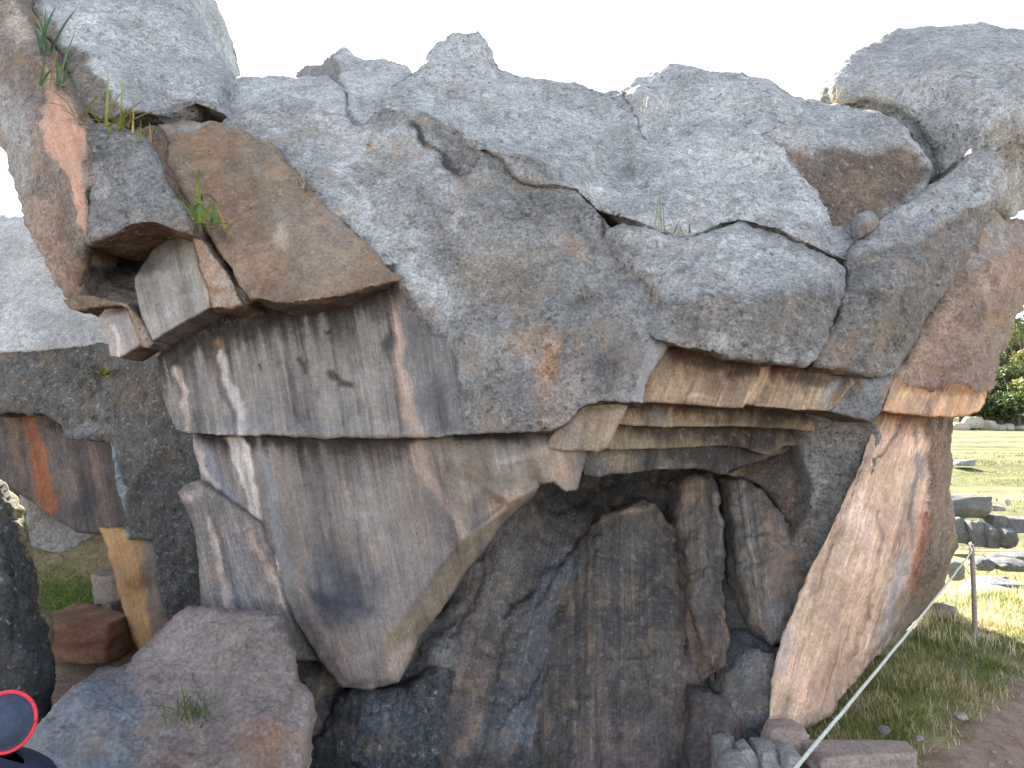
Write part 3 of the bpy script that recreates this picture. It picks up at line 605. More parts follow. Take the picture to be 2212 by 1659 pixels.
# lower carved wall, a big wedge hanging to a point
chunk('wedge_wall', [(408, 915, 5.02), (800, 910, 4.99), (1200, 900, 4.86), (1268, 950, 4.78), (1266, 1000, 4.76, .015), (1247, 1060, 4.74, .015), (1222, 1064, 4.74, .015), (1196, 1042, 4.76, .02), (1168, 1046, 4.84, .02), (1150, 1074, 4.9, .01), (1092, 1122, 4.92, .01), (1012, 1232, 4.92, .01), (962, 1310, 4.92, .01), (902, 1382, 4.9, .015), (880, 1440, 4.86, .01),
    (860, 1476, 4.8, .012), (800, 1490, 4.7, .015), (738, 1484, 4.66, .015), (694, 1432, 4.7, .015), (642, 1352, 4.77, .015), (608, 1275, 4.82, .015), (578, 1200, 4.87, .015), (560, 1130, 4.92, .02), (502, 1086, 4.92, .02), (434, 1036, 4.93, .02), (426, 985, 4.94, .015), (420, 945, 4.95, .01)], out,
    lines=[[(890, 945, 4.86), (906, 1000, 4.83), (960, 1090, 4.79), (1003, 1160, 4.76)], [(1178, 1044, 4.72), (1100, 1085, 4.72), (1003, 1164, 4.74), (930, 1252, 4.73), (818, 1390, 4.68), (770, 1460, 4.65)], [(1178, 1046, 4.76), (1040, 1050, 4.82), (1012, 1120, 4.84), (1003, 1160, 4.77)]],
    feats=[(700, 1050, 4.88), (560, 955, 4.98), (700, 952, 4.98), (850, 950, 4.95), (470, 955, 4.99), (800, 1200, 4.76), (720, 1300, 4.72), (1080, 1000, 4.72), (1150, 980, 4.7), (560, 1020, 4.9), (1090, 1090, 4.9)],
    thick=.6, bdir=(.08, 1, 0), rnd=.015, it=2, amp=(.018, .007, .004), base=(.185, .16, .148), lich=.05, warm=.12, strk=.6, sdir=(.2, 1), seed=17, s=5, jit=1.2, side=(.12, .1, .095),
    blobs=[('d', [(420, 944), (800, 946), (1000, 945), (1190, 938)], 50, (.022, .02, .02), .95), ('d', [(640, 946), (960, 946)], 95, (.05, .044, .04), .75), ('p', [(480, 950), (520, 950), (548, 1000), (575, 1150), (590, 1220), (560, 1190), (530, 1060), (500, 1000)], 8, (.52, .47, .44), .9), ('l', [(430, 960), (450, 1020), (500, 1080)], 22, (.19, .2, .24), .7), ('l', [(560, 950), (590, 1060), (615, 1250)], 9, (.2, .22, .25), .6),  # shadow of the lip above painted along the top, together with soot
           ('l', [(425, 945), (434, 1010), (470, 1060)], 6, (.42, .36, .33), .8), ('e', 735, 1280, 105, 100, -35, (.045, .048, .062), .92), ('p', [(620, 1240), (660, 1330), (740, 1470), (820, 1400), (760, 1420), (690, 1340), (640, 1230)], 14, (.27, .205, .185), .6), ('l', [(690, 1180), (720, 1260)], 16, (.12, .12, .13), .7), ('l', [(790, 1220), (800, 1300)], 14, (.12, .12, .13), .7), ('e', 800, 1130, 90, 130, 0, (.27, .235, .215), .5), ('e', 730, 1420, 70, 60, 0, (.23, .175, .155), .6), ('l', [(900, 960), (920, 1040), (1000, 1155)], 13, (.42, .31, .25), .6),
           ('p', [(1178, 1046), (1003, 1164), (818, 1390), (850, 1478), (902, 1384), (1012, 1234), (1092, 1124)], 8, (.24, .19, .14), .9), ('p', [(900, 945), (1260, 960), (1240, 1060), (1030, 1050), (1000, 1150), (960, 1080)], 14, (.26, .215, .175), .7), ('e', 1100, 1010, 45, 50, 0, (.38, .37, .35), .7), ('e', 1160, 985, 30, 60, 0, (.36, .27, .22), .5),
           ('e', 1220, 1020, 34, 40, 0, (.36, .25, .18), .6), ('e', 1090, 1085, 60, 30, -30, (.38, .27, .19), .7), ('e', 990, 990, 20, 40, 10, (.28, .27, .25), .6), ('e', 860, 1420, 20, 60, 25, (.4, .3, .26), .5), ('l', [(700, 1420), (760, 1480), (850, 1478)], 7, (.08, .07, .07), .6)])

# leaning slab at the left of the wedge
chunk('leaning_slab', [(384, 1064, 4.86), (400, 1048, 4.86), (428, 1040, 4.86), (470, 1066, 4.86), (512, 1096, 4.86), (560, 1130, 4.86), (600, 1220, 4.85), (640, 1330, 4.82), (690, 1430, 4.78), (460, 1420, 4.72), (436, 1310, 4.78), (426, 1200, 4.82), (424, 1140, 4.84), (404, 1100, 4.85)], out, thick=.35, rnd=.02, it=3, amp=(.02, .008, .004), base=(.15, .135, .132), lich=.2, warm=.3, strk=1, sdir=(.3, 1), seed=18, s=5, jit=1.5,
    blobs=[('e', 520, 1250, 50, 110, -15, (.18, .18, .2), .6), ('l', [(450, 1120), (470, 1200), (500, 1310)], 8, (.38, .3, .26), .7), ('e', 410, 1070, 30, 20, 0, (.38, .32, .29), .7), ('l', [(545, 1150), (580, 1240), (610, 1320)], 7, (.36, .29, .25), .6)])

# back wall of the hollow and its ribs
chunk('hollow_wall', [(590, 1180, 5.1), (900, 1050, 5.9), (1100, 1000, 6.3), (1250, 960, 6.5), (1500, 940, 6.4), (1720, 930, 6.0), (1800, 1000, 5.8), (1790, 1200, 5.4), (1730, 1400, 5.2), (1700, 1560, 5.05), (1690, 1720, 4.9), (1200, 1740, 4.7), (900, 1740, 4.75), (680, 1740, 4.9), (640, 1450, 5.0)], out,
    lines=[[(1110, 1110, 5.95), (1095, 1180, 5.65), (1030, 1330, 5.3), (985, 1450, 5.05), (965, 1560, 4.85), (950, 1700, 4.7)], [(1190, 1100, 6.2), (1165, 1220, 5.8), (1100, 1310, 5.5), (1040, 1420, 5.3)], [(1300, 1130, 6.05), (1280, 1300, 5.6), (1290, 1480, 5.25), (1260, 1700, 4.85)], [(1210, 1250, 5.65), (1130, 1450, 5.22), (1060, 1580, 4.95), (1010, 1690, 4.75)], [(1270, 1180, 6.0), (1190, 1380, 5.5), (1150, 1560, 5.15), (1120, 1690, 4.9)]],
    feats=[(800, 1300, 5.5), (900, 1250, 5.75), (950, 1300, 5.5), (760, 1560, 5.1), (860, 1560, 5.05), (1050, 1620, 4.9), (1400, 1400, 5.5), (1560, 1500, 5.3), (1240, 1060, 6.4), (1420, 1040, 6.35)],
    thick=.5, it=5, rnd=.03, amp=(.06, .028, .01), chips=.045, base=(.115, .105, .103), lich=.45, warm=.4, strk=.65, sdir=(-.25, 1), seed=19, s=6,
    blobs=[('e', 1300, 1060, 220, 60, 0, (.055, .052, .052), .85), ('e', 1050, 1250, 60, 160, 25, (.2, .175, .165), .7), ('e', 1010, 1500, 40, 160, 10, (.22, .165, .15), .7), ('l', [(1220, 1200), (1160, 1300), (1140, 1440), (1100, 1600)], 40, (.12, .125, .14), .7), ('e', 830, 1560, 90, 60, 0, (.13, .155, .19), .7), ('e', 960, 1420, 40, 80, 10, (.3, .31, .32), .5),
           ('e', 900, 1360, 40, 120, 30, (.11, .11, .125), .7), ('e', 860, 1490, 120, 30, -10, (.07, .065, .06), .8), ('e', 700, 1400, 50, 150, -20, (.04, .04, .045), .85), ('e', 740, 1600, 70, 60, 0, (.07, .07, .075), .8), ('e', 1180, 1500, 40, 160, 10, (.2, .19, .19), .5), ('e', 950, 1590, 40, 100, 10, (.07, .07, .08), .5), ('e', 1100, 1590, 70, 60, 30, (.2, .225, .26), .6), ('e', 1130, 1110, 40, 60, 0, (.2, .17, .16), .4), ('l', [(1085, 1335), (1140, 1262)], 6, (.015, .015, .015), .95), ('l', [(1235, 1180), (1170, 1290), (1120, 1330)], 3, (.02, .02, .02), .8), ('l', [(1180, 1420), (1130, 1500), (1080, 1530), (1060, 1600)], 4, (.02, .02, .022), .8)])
chunk('rib', [(1120, 1400, 5.55), (1190, 1240, 5.85), (1256, 1150, 5.95), (1296, 1108, 5.85), (1352, 1101, 5.85), (1385, 1084, 5.88), (1412, 1091, 5.86), (1440, 1128, 5.8), (1475, 1140, 5.9), (1510, 1260, 5.7), (1560, 1400, 5.4), (1600, 1560, 5.1), (1640, 1720, 4.85), (1060, 1720, 4.9), (1080, 1540, 5.25)], out, thick=.5, rnd=.04, it=4, amp=(.05, .022, .009), chips=.03,
    lines=[[(1300, 1140, 5.84), (1280, 1300, 5.5), (1260, 1500, 5.1), (1240, 1700, 4.76)], [(1420, 1140, 5.84), (1410, 1300, 5.46), (1430, 1500, 5.04), (1440, 1700, 4.7)], [(1350, 1130, 5.87), (1345, 1300, 5.54), (1340, 1500, 5.14), (1330, 1700, 4.77)]],
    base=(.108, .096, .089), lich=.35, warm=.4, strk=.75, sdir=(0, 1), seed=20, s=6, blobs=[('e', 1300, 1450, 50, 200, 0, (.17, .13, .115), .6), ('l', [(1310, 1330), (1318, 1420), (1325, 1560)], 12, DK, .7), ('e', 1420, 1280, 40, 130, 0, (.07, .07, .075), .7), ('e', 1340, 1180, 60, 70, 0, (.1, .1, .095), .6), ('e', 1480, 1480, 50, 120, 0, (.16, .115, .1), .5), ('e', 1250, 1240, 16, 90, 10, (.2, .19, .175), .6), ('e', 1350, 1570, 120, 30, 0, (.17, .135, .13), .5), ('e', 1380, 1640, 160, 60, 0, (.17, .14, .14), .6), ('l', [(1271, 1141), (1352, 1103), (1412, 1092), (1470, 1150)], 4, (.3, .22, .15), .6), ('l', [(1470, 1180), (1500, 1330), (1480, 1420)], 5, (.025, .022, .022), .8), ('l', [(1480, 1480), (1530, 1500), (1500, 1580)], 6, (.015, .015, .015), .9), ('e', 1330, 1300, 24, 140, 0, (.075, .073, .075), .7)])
chunk('rib', [(1462, 1120, 5.75), (1472, 1052, 5.85), (1502, 1027, 5.9), (1540, 1023, 5.9), (1556, 1080, 5.8), (1564, 1120, 5.7), (1572, 1190, 5.55), (1568, 1290, 5.35), (1590, 1400, 5.15), (1540, 1480, 5.0), (1510, 1380, 5.2), (1486, 1250, 5.45)], out, thick=.5, rnd=.03, it=4, amp=(.04, .03, .01), chips=.03, lines=[[(1515, 1060, 5.76), (1525, 1200, 5.45), (1545, 1380, 5.1)]], base=(.14, .12, .108), lich=.25, warm=.3, strk=1, seed=21, s=5,
    blobs=[('e', 1490, 1060, 26, 40, 0, (.24, .17, .13), .7), ('l', [(1550, 1060), (1560, 1110), (1566, 1190)], 8, (.33, .32, .3), .7), ('e', 1530, 1400, 30, 60, 0, (.26, .185, .15), .6)])
chunk('rib', [(1574, 1040, 5.75), (1600, 1036, 5.72), (1655, 1060, 5.55), (1674, 1082, 5.48), (1704, 1136, 5.35), (1728, 1190, 5.25), (1750, 1260, 5.1), (1735, 1330, 5.05), (1700, 1385, 5.0), (1668, 1392, 5.0), (1630, 1350, 5.1), (1604, 1290, 5.2), (1590, 1200, 5.4), (1578, 1110, 5.6)], out, thick=.5, rnd=.04, it=5, amp=(.04, .03, .01), chips=.03, feats=[(1650, 1200, 5.22), (1690, 1300, 5.05)], base=(.145, .128, .116), lich=.25, warm=.35, strk=1, seed=22, s=5, sdir=(.15, 1),
    blobs=[('e', 1680, 1180, 30, 90, -15, (.27, .19, .155), .6), ('e', 1610, 1160, 22, 110, -5, (.17, .165, .155), .6), ('e', 1690, 1330, 40, 50, 0, (.16, .165, .18), .6), ('e', 1660, 1270, 20, 60, 0, (.26, .215, .19), .5)])
chunk('rib', [(1568, 1024, 5.7), (1610, 1004, 5.65), (1655, 987, 5.6), (1700, 972, 5.5), (1730, 985, 5.4), (1742, 1050, 5.3), (1745, 1120, 5.25), (1740, 1200, 5.22), (1722, 1165, 5.3), (1700, 1120, 5.38), (1672, 1072, 5.48), (1652, 1052, 5.55), (1600, 1030, 5.66)], out, thick=.5, rnd=.02, it=3, amp=(.025, .015, .006), base=(.12, .1, .085), lich=.4, warm=.4, strk=.5, seed=23, s=5,
    blobs=[('l', [(1570, 1024), (1640, 994), (1700, 974)], 7, (.32, .235, .16), .8), ('e', 1630, 1020, 40, 16, -20, (.1, .08, .04), .7), ('e', 1715, 1100, 16, 90, 0, (.2, .13, .1), .6)])
chunk('foot_rock', [(1470, 1400, 5.4), (1494, 1258, 5.45), (1530, 1286, 5.3), (1556, 1330, 5.22), (1574, 1380, 5.14), (1566, 1440, 5.06), (1520, 1470, 5.1)], out, thick=.4, rnd=.015, chips=.03, it=6, amp=(.03, .02, .008), base=(.2, .14, .112), lich=.3, warm=.4, strk=.7, seed=24, s=5)
chunk('foot_rock', [(1555, 1500, 4.9), (1570, 1440, 4.95), (1600, 1395, 4.98), (1640, 1390, 4.95), (1690, 1400, 4.95), (1690, 1500, 4.85), (1670, 1600, 4.78), (1640, 1680, 4.7), (1600, 1640, 4.75), (1590, 1560, 4.82)], out, thick=.5, rnd=.06, it=6, amp=(.04, .025, .01), chips=.02, base=(.11, .112, .118), lich=.5, warm=.3, strk=.3, seed=25, s=5, blobs=[('e', 1640, 1450, 50, 50, 0, (.24, .25, .26), .6), ('l', [(1575, 1500), (1590, 1570), (1610, 1640)], 5, (.3, .24, .2), .6)])
chunk('foot_rock', [(1480, 1640, 4.72), (1480, 1560, 4.85), (1500, 1500, 4.9), (1530, 1500, 4.88), (1560, 1515, 4.82), (1600, 1560, 4.74), (1620, 1640, 4.65), (1620, 1720, 4.6), (1460, 1720, 4.62)], out, thick=.5, rnd=.07, it=6, amp=(.04, .025, .01), chips=.02, base=(.12, .1, .097), lich=.4, warm=.3, strk=.3, seed=26, s=5)
chunk('foot_rock', [(700, 1560, 4.95, .08), (720, 1500, 5.0, .08), (790, 1492, 4.98, .08), (870, 1484, 4.95, .08), (930, 1440, 5.0, .08), (985, 1450, 4.98, .08), (960, 1560, 4.8, .08), (940, 1680, 4.65, .08), (800, 1690, 4.7, .08), (700, 1660, 4.85, .08)], out, thick=.5, it=8, amp=(.05, .03, .012), chips=.035, base=(.095, .1, .108), lich=.9, warm=.35, strk=.3, seed=27, s=5, pits=.02,
    blobs=[('e', 830, 1550, 70, 60, 0, (.13, .16, .2), .7), ('e', 960, 1430, 24, 34, 20, (.38, .38, .38), .6), ('e', 740, 1540, 40, 40, 0, (.05, .05, .05), .6), ('e', 900, 1470, 60, 20, -20, (.07, .06, .055), .7)])
chunk('foot_rock', [(640, 1720, 4.75, .08), (680, 1585, 4.9, .08), (760, 1610, 4.88, .08), (900, 1660, 4.75, .08), (950, 1720, 4.65, .08)], out, thick=.4, it=6, amp=(.05, .03, .012), chips=.03, base=(.06, .06, .065), lich=.5, warm=.2, seed=28, s=6)

# hidden core of the outcrop, closing the gaps between its blocks
chunk('rock_core', [(430, 300, 7.2), (900, 190, 7.8), (1400, 230, 7.8), (1750, 250, 7.6), (1900, 238, 7.5), (2055, 262, 7.2), (2080, 520, 6.6), (1990, 860, 6.4), (1990, 1200, 6.6), (1800, 1250, 6.6), (1100, 1150, 6.8), (520, 1150, 6.8), (430, 800, 6.8)], out, thick=.9, s=12, it=2, base=(.1, .09, .085), lich=.5, seed=29)
# small rounded blocks of the crest, left of the cap rock
chunk('crest_block', [(470, 240, 6.3, .1), (468, 195, 6.5, .15), (490, 170, 6.7, .2), (520, 160, 6.8, .2), (560, 165, 6.8, .2), (610, 160, 6.8, .2), (640, 165, 6.8, .2), (690, 163, 6.7, .2), (725, 175, 6.6, .2), (742, 205, 6.4, .15), (750, 250, 6.1, .06), (690, 260, 6.0, .05), (600, 250, 6.0, .05), (520, 262, 6.1, .05)], out, feats=[(560, 200, 6.5), (660, 200, 6.45), (600, 190, 6.6)], thick=.9, it=14, amp=(.04, .02, .006), base=(.46, .47, .48), lich=.6, warm=.15, pits=.008, seed=30, s=5, shrink=.2,
    blobs=[('e', 650, 225, 60, 14, 10, (.2, .18, .17), .5)])
chunk('crest_block', [(638, 152, 7.0, .06), (660, 140, 7.1, .08), (692, 135, 7.1, .1), (720, 112, 7.2, .12), (742, 104, 7.2, .12), (762, 116, 7.15, .12), (790, 124, 7.1, .1), (830, 122, 7.1, .1), (868, 134, 7.0, .1), (892, 152, 6.9, .1), (900, 190, 6.6, .06), (850, 230, 6.2, .06), (825, 290, 5.85, .04), (770, 290, 5.95, .04), (740, 255, 6.2, .04), (745, 205, 6.5, .04), (700, 175, 6.8, .04), (640, 170, 7.0, .04)], out, lines=[[(738, 125, 7.0), (725, 160, 6.72), (755, 210, 6.3), (775, 260, 6.02)]], feats=[(810, 180, 6.6), (690, 155, 6.95), (830, 150, 6.85)], thick=.9, it=5, amp=(.04, .02, .007), base=(.45, .46, .47), lich=.6, warm=.2, pits=.008, seed=31, s=5,
    blobs=[('p', [(640, 145), (735, 115), (725, 160), (770, 260), (830, 290), (740, 270), (745, 200), (640, 175)], 14, (.17, .16, .155), .8)])

# ================================================================== LEFT OVERHANG
lft = empty('overhanging_rock', (-2.6, 5.0, 0), 'left overhanging rock with pink stripe and a square carved niche under its grey block', 'rock')
chunk('rock_body', [(-90, -60, 5.9), (20, -60, 5.9), (60, 40, 5.75), (120, 120, 5.5), (160, 200, 5.3), (182, 262, 5.12), (230, 262, 5.15), (330, 290, 5.2), (395, 420, 5.1), (420, 500, 5.0), (430, 560, 5.05), (300, 660, 5.15), (220, 690, 5.1), (188, 664, 5.0, .03), (160, 650, 4.95, .04), (140, 640, 4.95, .06), (118, 606, 4.95, .1), (98, 570, 5.0, .12), (75, 540, 5.0, .14), (50, 470, 5.1, .16), (40, 420, 5.15, .18), (25, 382, 5.2, .2), (8, 330, 5.3, .22), (-30, 260, 5.5, .22), (-90, 200, 5.7, .2)], lft,
    feats=[(60, 200, 5.35), (100, 350, 5.05), (150, 460, 4.88), (110, 500, 4.92), (60, 330, 5.15), (0, 100, 5.6), (170, 400, 4.86)], lines=[[(212, 542, 5.15), (262, 556, 5.6), (330, 545, 5.65), (395, 520, 5.6)], [(92, 140, 5.35), (130, 230, 5.1), (180, 290, 4.95), (188, 400, 4.85), (190, 520, 4.78), (170, 600, 4.86)], [(86, 150, 5.45), (110, 300, 5.08), (140, 400, 4.95), (165, 520, 4.85)]],
    thick=1.3, it=3, amp=(.035, .02, .008), chips=.02, base=(.22, .185, .16), lich=.6, warm=.55, strk=.15, seed=40, s=5, sdir=(.4, 1),
    blobs=[('p', [(86, 130), (140, 190), (178, 260), (188, 330), (180, 400), (196, 470), (200, 540), (172, 500), (155, 400), (105, 330), (96, 230)], 10, (.46, .28, .20), .9), ('p', [(-20, 130), (20, 180), (60, 300), (50, 480), (30, 400), (0, 320)], 30, (.33, .34, .35), .7), ('p', [(60, 430), (110, 420), (140, 560), (140, 640), (110, 600), (70, 530)], 20, (.40, .29, .24), .6),
           ('e', 40, 60, 22, 60, -20, (.42, .36, .31), .8), ('e', 95, 200, 26, 90, -10, (.18, .14, .11), .5), ('e', 130, 480, 20, 90, -10, (.2, .14, .11), .6), ('e', 30, 240, 50, 80, 0, (.29, .3, .31), .5), ('e', 250, 575, 90, 50, 0, (.03, .028, .03), .95), ('p', [(205, 535), (235, 545), (262, 562), (230, 590), (200, 580)], 8, (.47, .33, .25), .85), ('p', [(140, 560), (200, 560), (200, 620), (170, 640), (140, 630)], 12, (.27, .18, .12), .6)],  # shade of the niche recess painted near black
    attr_blobs=[(('p', [(86, 130), (178, 260), (188, 330), (200, 540), (172, 500), (155, 400), (105, 330)], 12, (1, 1, 1), 1), (.15, .3, .4))])
chunk('grey_block', [(186, 290, 4.98, .05), (230, 276, 5.0, .05), (298, 280, 5.0, .05), (318, 300, 4.98, .05), (338, 338, 4.9, .05), (366, 395, 4.8, .05), (396, 440, 4.74, .05), (412, 480, 4.68, .04), (416, 508, 4.66, .02), (400, 500, 4.66, .015), (331, 484, 4.66, .015), (303, 481, 4.66, .015), (250, 501, 4.7, .015), (190, 524, 4.76, .02), (192, 460, 4.82, .04), (188, 380, 4.9, .04)], lft, feats=[(260, 360, 4.86), (300, 440, 4.7)],
    thick=.62, it=6, amp=(.03, .018, .007), base=(.22, .225, .23), lich=.85, warm=.2, pits=.012, seed=41, s=5, side=(.17, .11, .075),
    blobs=[('e', 215, 400, 26, 70, -10, (.3, .3, .3), .6), ('e', 230, 410, 14, 12, 0, (.5, .48, .45), .8), ('e', 300, 380, 60, 60, 0, (.2, .21, .225), .6), ('e', 390, 480, 30, 20, 20, (.3, .23, .19), .7), ('e', 225, 340, 30, 14, 0, (.1, .1, .09), .5), ('e', 320, 470, 60, 12, 0, (.25, .22, .2), .5)])
chunk('niche_panel', [(417, 495, 5.06), (424, 542, 4.96), (432, 578, 4.9), (451, 630, 4.83), (455, 663, 4.78), (391, 699, 4.75), (327, 737, 4.72), (307, 692, 4.78), (296, 645, 4.88), (290, 600, 5.0), (330, 540, 5.06), (380, 500, 5.1)], lft, feats=[(345, 620, 4.88), (400, 600, 4.9)], thick=.35, rnd=.01, it=4, amp=(.008, .005, .003), base=(.26, .245, .225), lich=.05, warm=.15, strk=.6, sdir=(.25, 1), seed=42, s=4, jit=1, side=(.1, .08, .07),
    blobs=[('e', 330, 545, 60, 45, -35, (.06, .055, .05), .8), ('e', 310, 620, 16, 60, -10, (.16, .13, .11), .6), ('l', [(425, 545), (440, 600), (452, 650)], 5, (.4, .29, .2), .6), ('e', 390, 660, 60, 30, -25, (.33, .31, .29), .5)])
chunk('niche_panel', [(212, 690, 4.86), (226, 664, 4.9), (250, 660, 4.9), (276, 664, 4.88), (290, 700, 4.84), (308, 740, 4.8), (268, 767, 4.78), (258, 772, 4.78), (240, 770, 4.8), (224, 715, 4.84)], lft, thick=.3, rnd=.008, it=2, amp=(.006, .005, .003), base=(.29, .26, .25), lich=.05, warm=.15, strk=.6, sdir=(.3, 1), seed=43, s=4, jit=1, side=(.1, .08, .07),
    blobs=[('e', 250, 672, 40, 14, 0, (.06, .055, .05), .8), ('l', [(236, 705), (256, 768)], 5, (.5, .5, .5), .7), ('l', [(228, 700), (244, 770)], 5, (.33, .25, .21), .6)])
chunk('niche_ledge', [(136, 648, 4.86), (165, 640, 4.84), (192, 641, 4.84), (275, 654, 4.78), (284, 666, 4.76), (302, 694, 4.73), (330, 742, 4.68), (318, 752, 4.68), (305, 746, 4.7), (277, 670, 4.76), (262, 660, 4.78), (196, 664, 4.82), (168, 672, 4.84), (150, 664, 4.86)], lft, thick=.3, rnd=.012, it=2, amp=(.01, .01, .005), base=(.22, .16, .11), lich=.5, warm=.6, seed=44, s=4, jit=1.5, side=(.07, .055, .05), blobs=[('e', 310, 730, 14, 30, -20, (.25, .25, .24), .6), ('e', 165, 655, 30, 12, 10, (.1, .09, .06), .7)])
chunk('rock_rib', [(418, 500, 4.78), (436, 520, 4.76), (470, 560, 4.72), (492, 590, 4.7), (516, 632, 4.66), (524, 658, 4.64), (500, 668, 4.66), (456, 666, 4.74), (452, 634, 4.78), (434, 580, 4.8), (424, 540, 4.8)], lft, thick=.5, rnd=.02, it=3, amp=(.02, .012, .006), chips=.012, base=(.3, .225, .18), lich=.4, warm=.5, strk=.3, seed=45, s=4, side=(.12, .08, .055), blobs=[('e', 470, 630, 26, 14, 20, (.17, .1, .06), .7), ('e', 490, 610, 16, 30, -20, (.36, .32, .29), .6), ('l', [(422, 510), (434, 570), (452, 640)], 5, (.38, .26, .17), .7)])

chunk('crack_rubble', [(296, 275, 5.14), (350, 285, 5.2), (372, 380, 5.1), (440, 500, 4.9), (505, 600, 4.76), (545, 645, 4.7), (520, 662, 4.7), (480, 600, 4.78), (410, 490, 4.9), (340, 380, 5.05)], lft, thick=.3, rnd=.03, it=2, amp=(.03, .03, .012), chips=.03, base=(.13, .095, .07), lich=.6, warm=.5, seed=49, s=5)
# big boulder top left
chunk('boulder', [(40, -140, 6.6, .3), (380, -140, 7.0, .4), (405, -20, 6.9, .35), (425, 40, 6.7, .3), (448, 85, 6.5, .25), (472, 120, 6.35, .2), (486, 160, 6.2, .15), (488, 190, 6.1, .1), (470, 196, 6.0, .05), (474, 225, 5.85, .04), (482, 244, 5.75, .04), (450, 232, 5.7, .04), (424, 222, 5.68, .04), (400, 238, 5.62, .04), (372, 250, 5.55, .04), (345, 262, 5.48, .04), (310, 256, 5.4, .05), (262, 262, 5.3, .06), (215, 262, 5.25, .06), (180, 240, 5.3, .06), (150, 170, 5.5, .06), (120, 110, 5.7, .06), (85, 50, 5.9, .08), (50, -20, 6.2, .1)],
    feats=[(250, 60, 6.1), (350, 150, 5.95), (400, 80, 6.45), (420, 180, 5.95), (300, 0, 6.5)], lines=[[(130, 60, 5.85), (210, 150, 5.42), (280, 235, 5.2), (340, 250, 5.3)]], thick=1.6, it=10, amp=(.04, .022, .008), base=GL, lich=.8, warm=.15, pits=.01, seed=46, s=5, sdir=(.6, 1), shrink=.2,
    blobs=[('p', [(60, -20), (130, 70), (205, 150), (270, 240), (200, 262), (140, 160)], 16, (.145, .12, .095), .85), ('e', 170, 55, 26, 34, 30, (.6, .6, .6), .85), ('e', 190, 85, 16, 14, 0, (.6, .6, .6), .8), ('e', 168, 108, 12, 14, 30, (.6, .6, .6), .9), ('e', 400, 225, 50, 14, -20, (.12, .09, .07), .8), ('e', 300, 170, 60, 40, 20, (.25, .255, .265), .6), ('e', 270, 50, 50, 20, 10, (.28, .29, .3), .6)])
tag(bpy.data.objects['boulder'], 'tall light grey boulder at the top left, splashed with white lichen', 'boulder')
# top right boulder
b2 = chunk('boulder', [(1788, 205, 6.95, .06), (1784, 180, 6.98, .08), (1798, 150, 7.02, .12), (1836, 118, 7.1, .25), (1880, 94, 7.2, .4), (1930, 70, 7.35, .55), (2000, 58, 7.35, .55), (2060, 56, 7.35, .55), (2120, 47, 7.35, .55), (2212, 62, 7.3, .55), (2330, 110, 7.2, .5), (2400, 240, 6.9, .5), (2330, 380, 6.5, .45), (2240, 440, 6.3, .4), (2180, 470, 6.2, .3), (2120, 440, 6.2, .2), (2060, 420, 6.2, .12), (2020, 380, 6.2, .1), (2012, 330, 6.25, .1), (1985, 285, 6.35, .1), (1940, 240, 6.5, .12), (1880, 222, 6.6, .15), (1800, 226, 6.92, .06)],
    feats=[(2050, 160, 6.3), (2150, 200, 6.0), (1950, 170, 6.6), (1830, 185, 6.78), (2120, 300, 5.95), (2230, 300, 5.95), (1890, 170, 6.68)], lines=[[(2210, 150, 6.2), (2190, 210, 6.0), (2212, 300, 6.05)]], thick=.6, bdir=(-.3, 1, .02), it=20, amp=(.05, .012, .006), jit=.7, base=(.38, .387, .39), lich=.85, warm=.2, pits=.018, seed=47, s=5, shrink=.12,
    blobs=[('e', 2060, 300, 130, 50, 20, (.23, .23, .232), .6), ('e', 2180, 330, 40, 90, 0, (.27, .23, .19), .6), ('e', 2190, 210, 30, 70, 0, (.33, .34, .35), .5), ('e', 2040, 100, 120, 40, 0, (.36, .36, .37), .5)])
tag(b2, 'rounded pitted grey boulder on top of the outcrop, far right', 'boulder')
# loose stone
b3 = chunk('loose_stone', [(1846, 480, 5.12, .05), (1852, 462, 5.14, .05), (1872, 454, 5.16, .05), (1892, 460, 5.14, .05), (1898, 478, 5.12, .05), (1890, 496, 5.1, .05), (1872, 508, 5.08, .05), (1856, 518, 5.08, .04), (1848, 500, 5.1, .05)], feats=[(1870, 482, 5.03)], thick=.14, it=4, amp=(.008, .006, .004), base=(.30, .29, .285), lich=.5, warm=.6, seed=48, s=3, shrink=.4, blobs=[('e', 1868, 492, 16, 16, 0, (.32, .21, .17), .8)])
tag(b3, 'small loose pinkish stone perched on the rim below the brown alcove', 'stone')

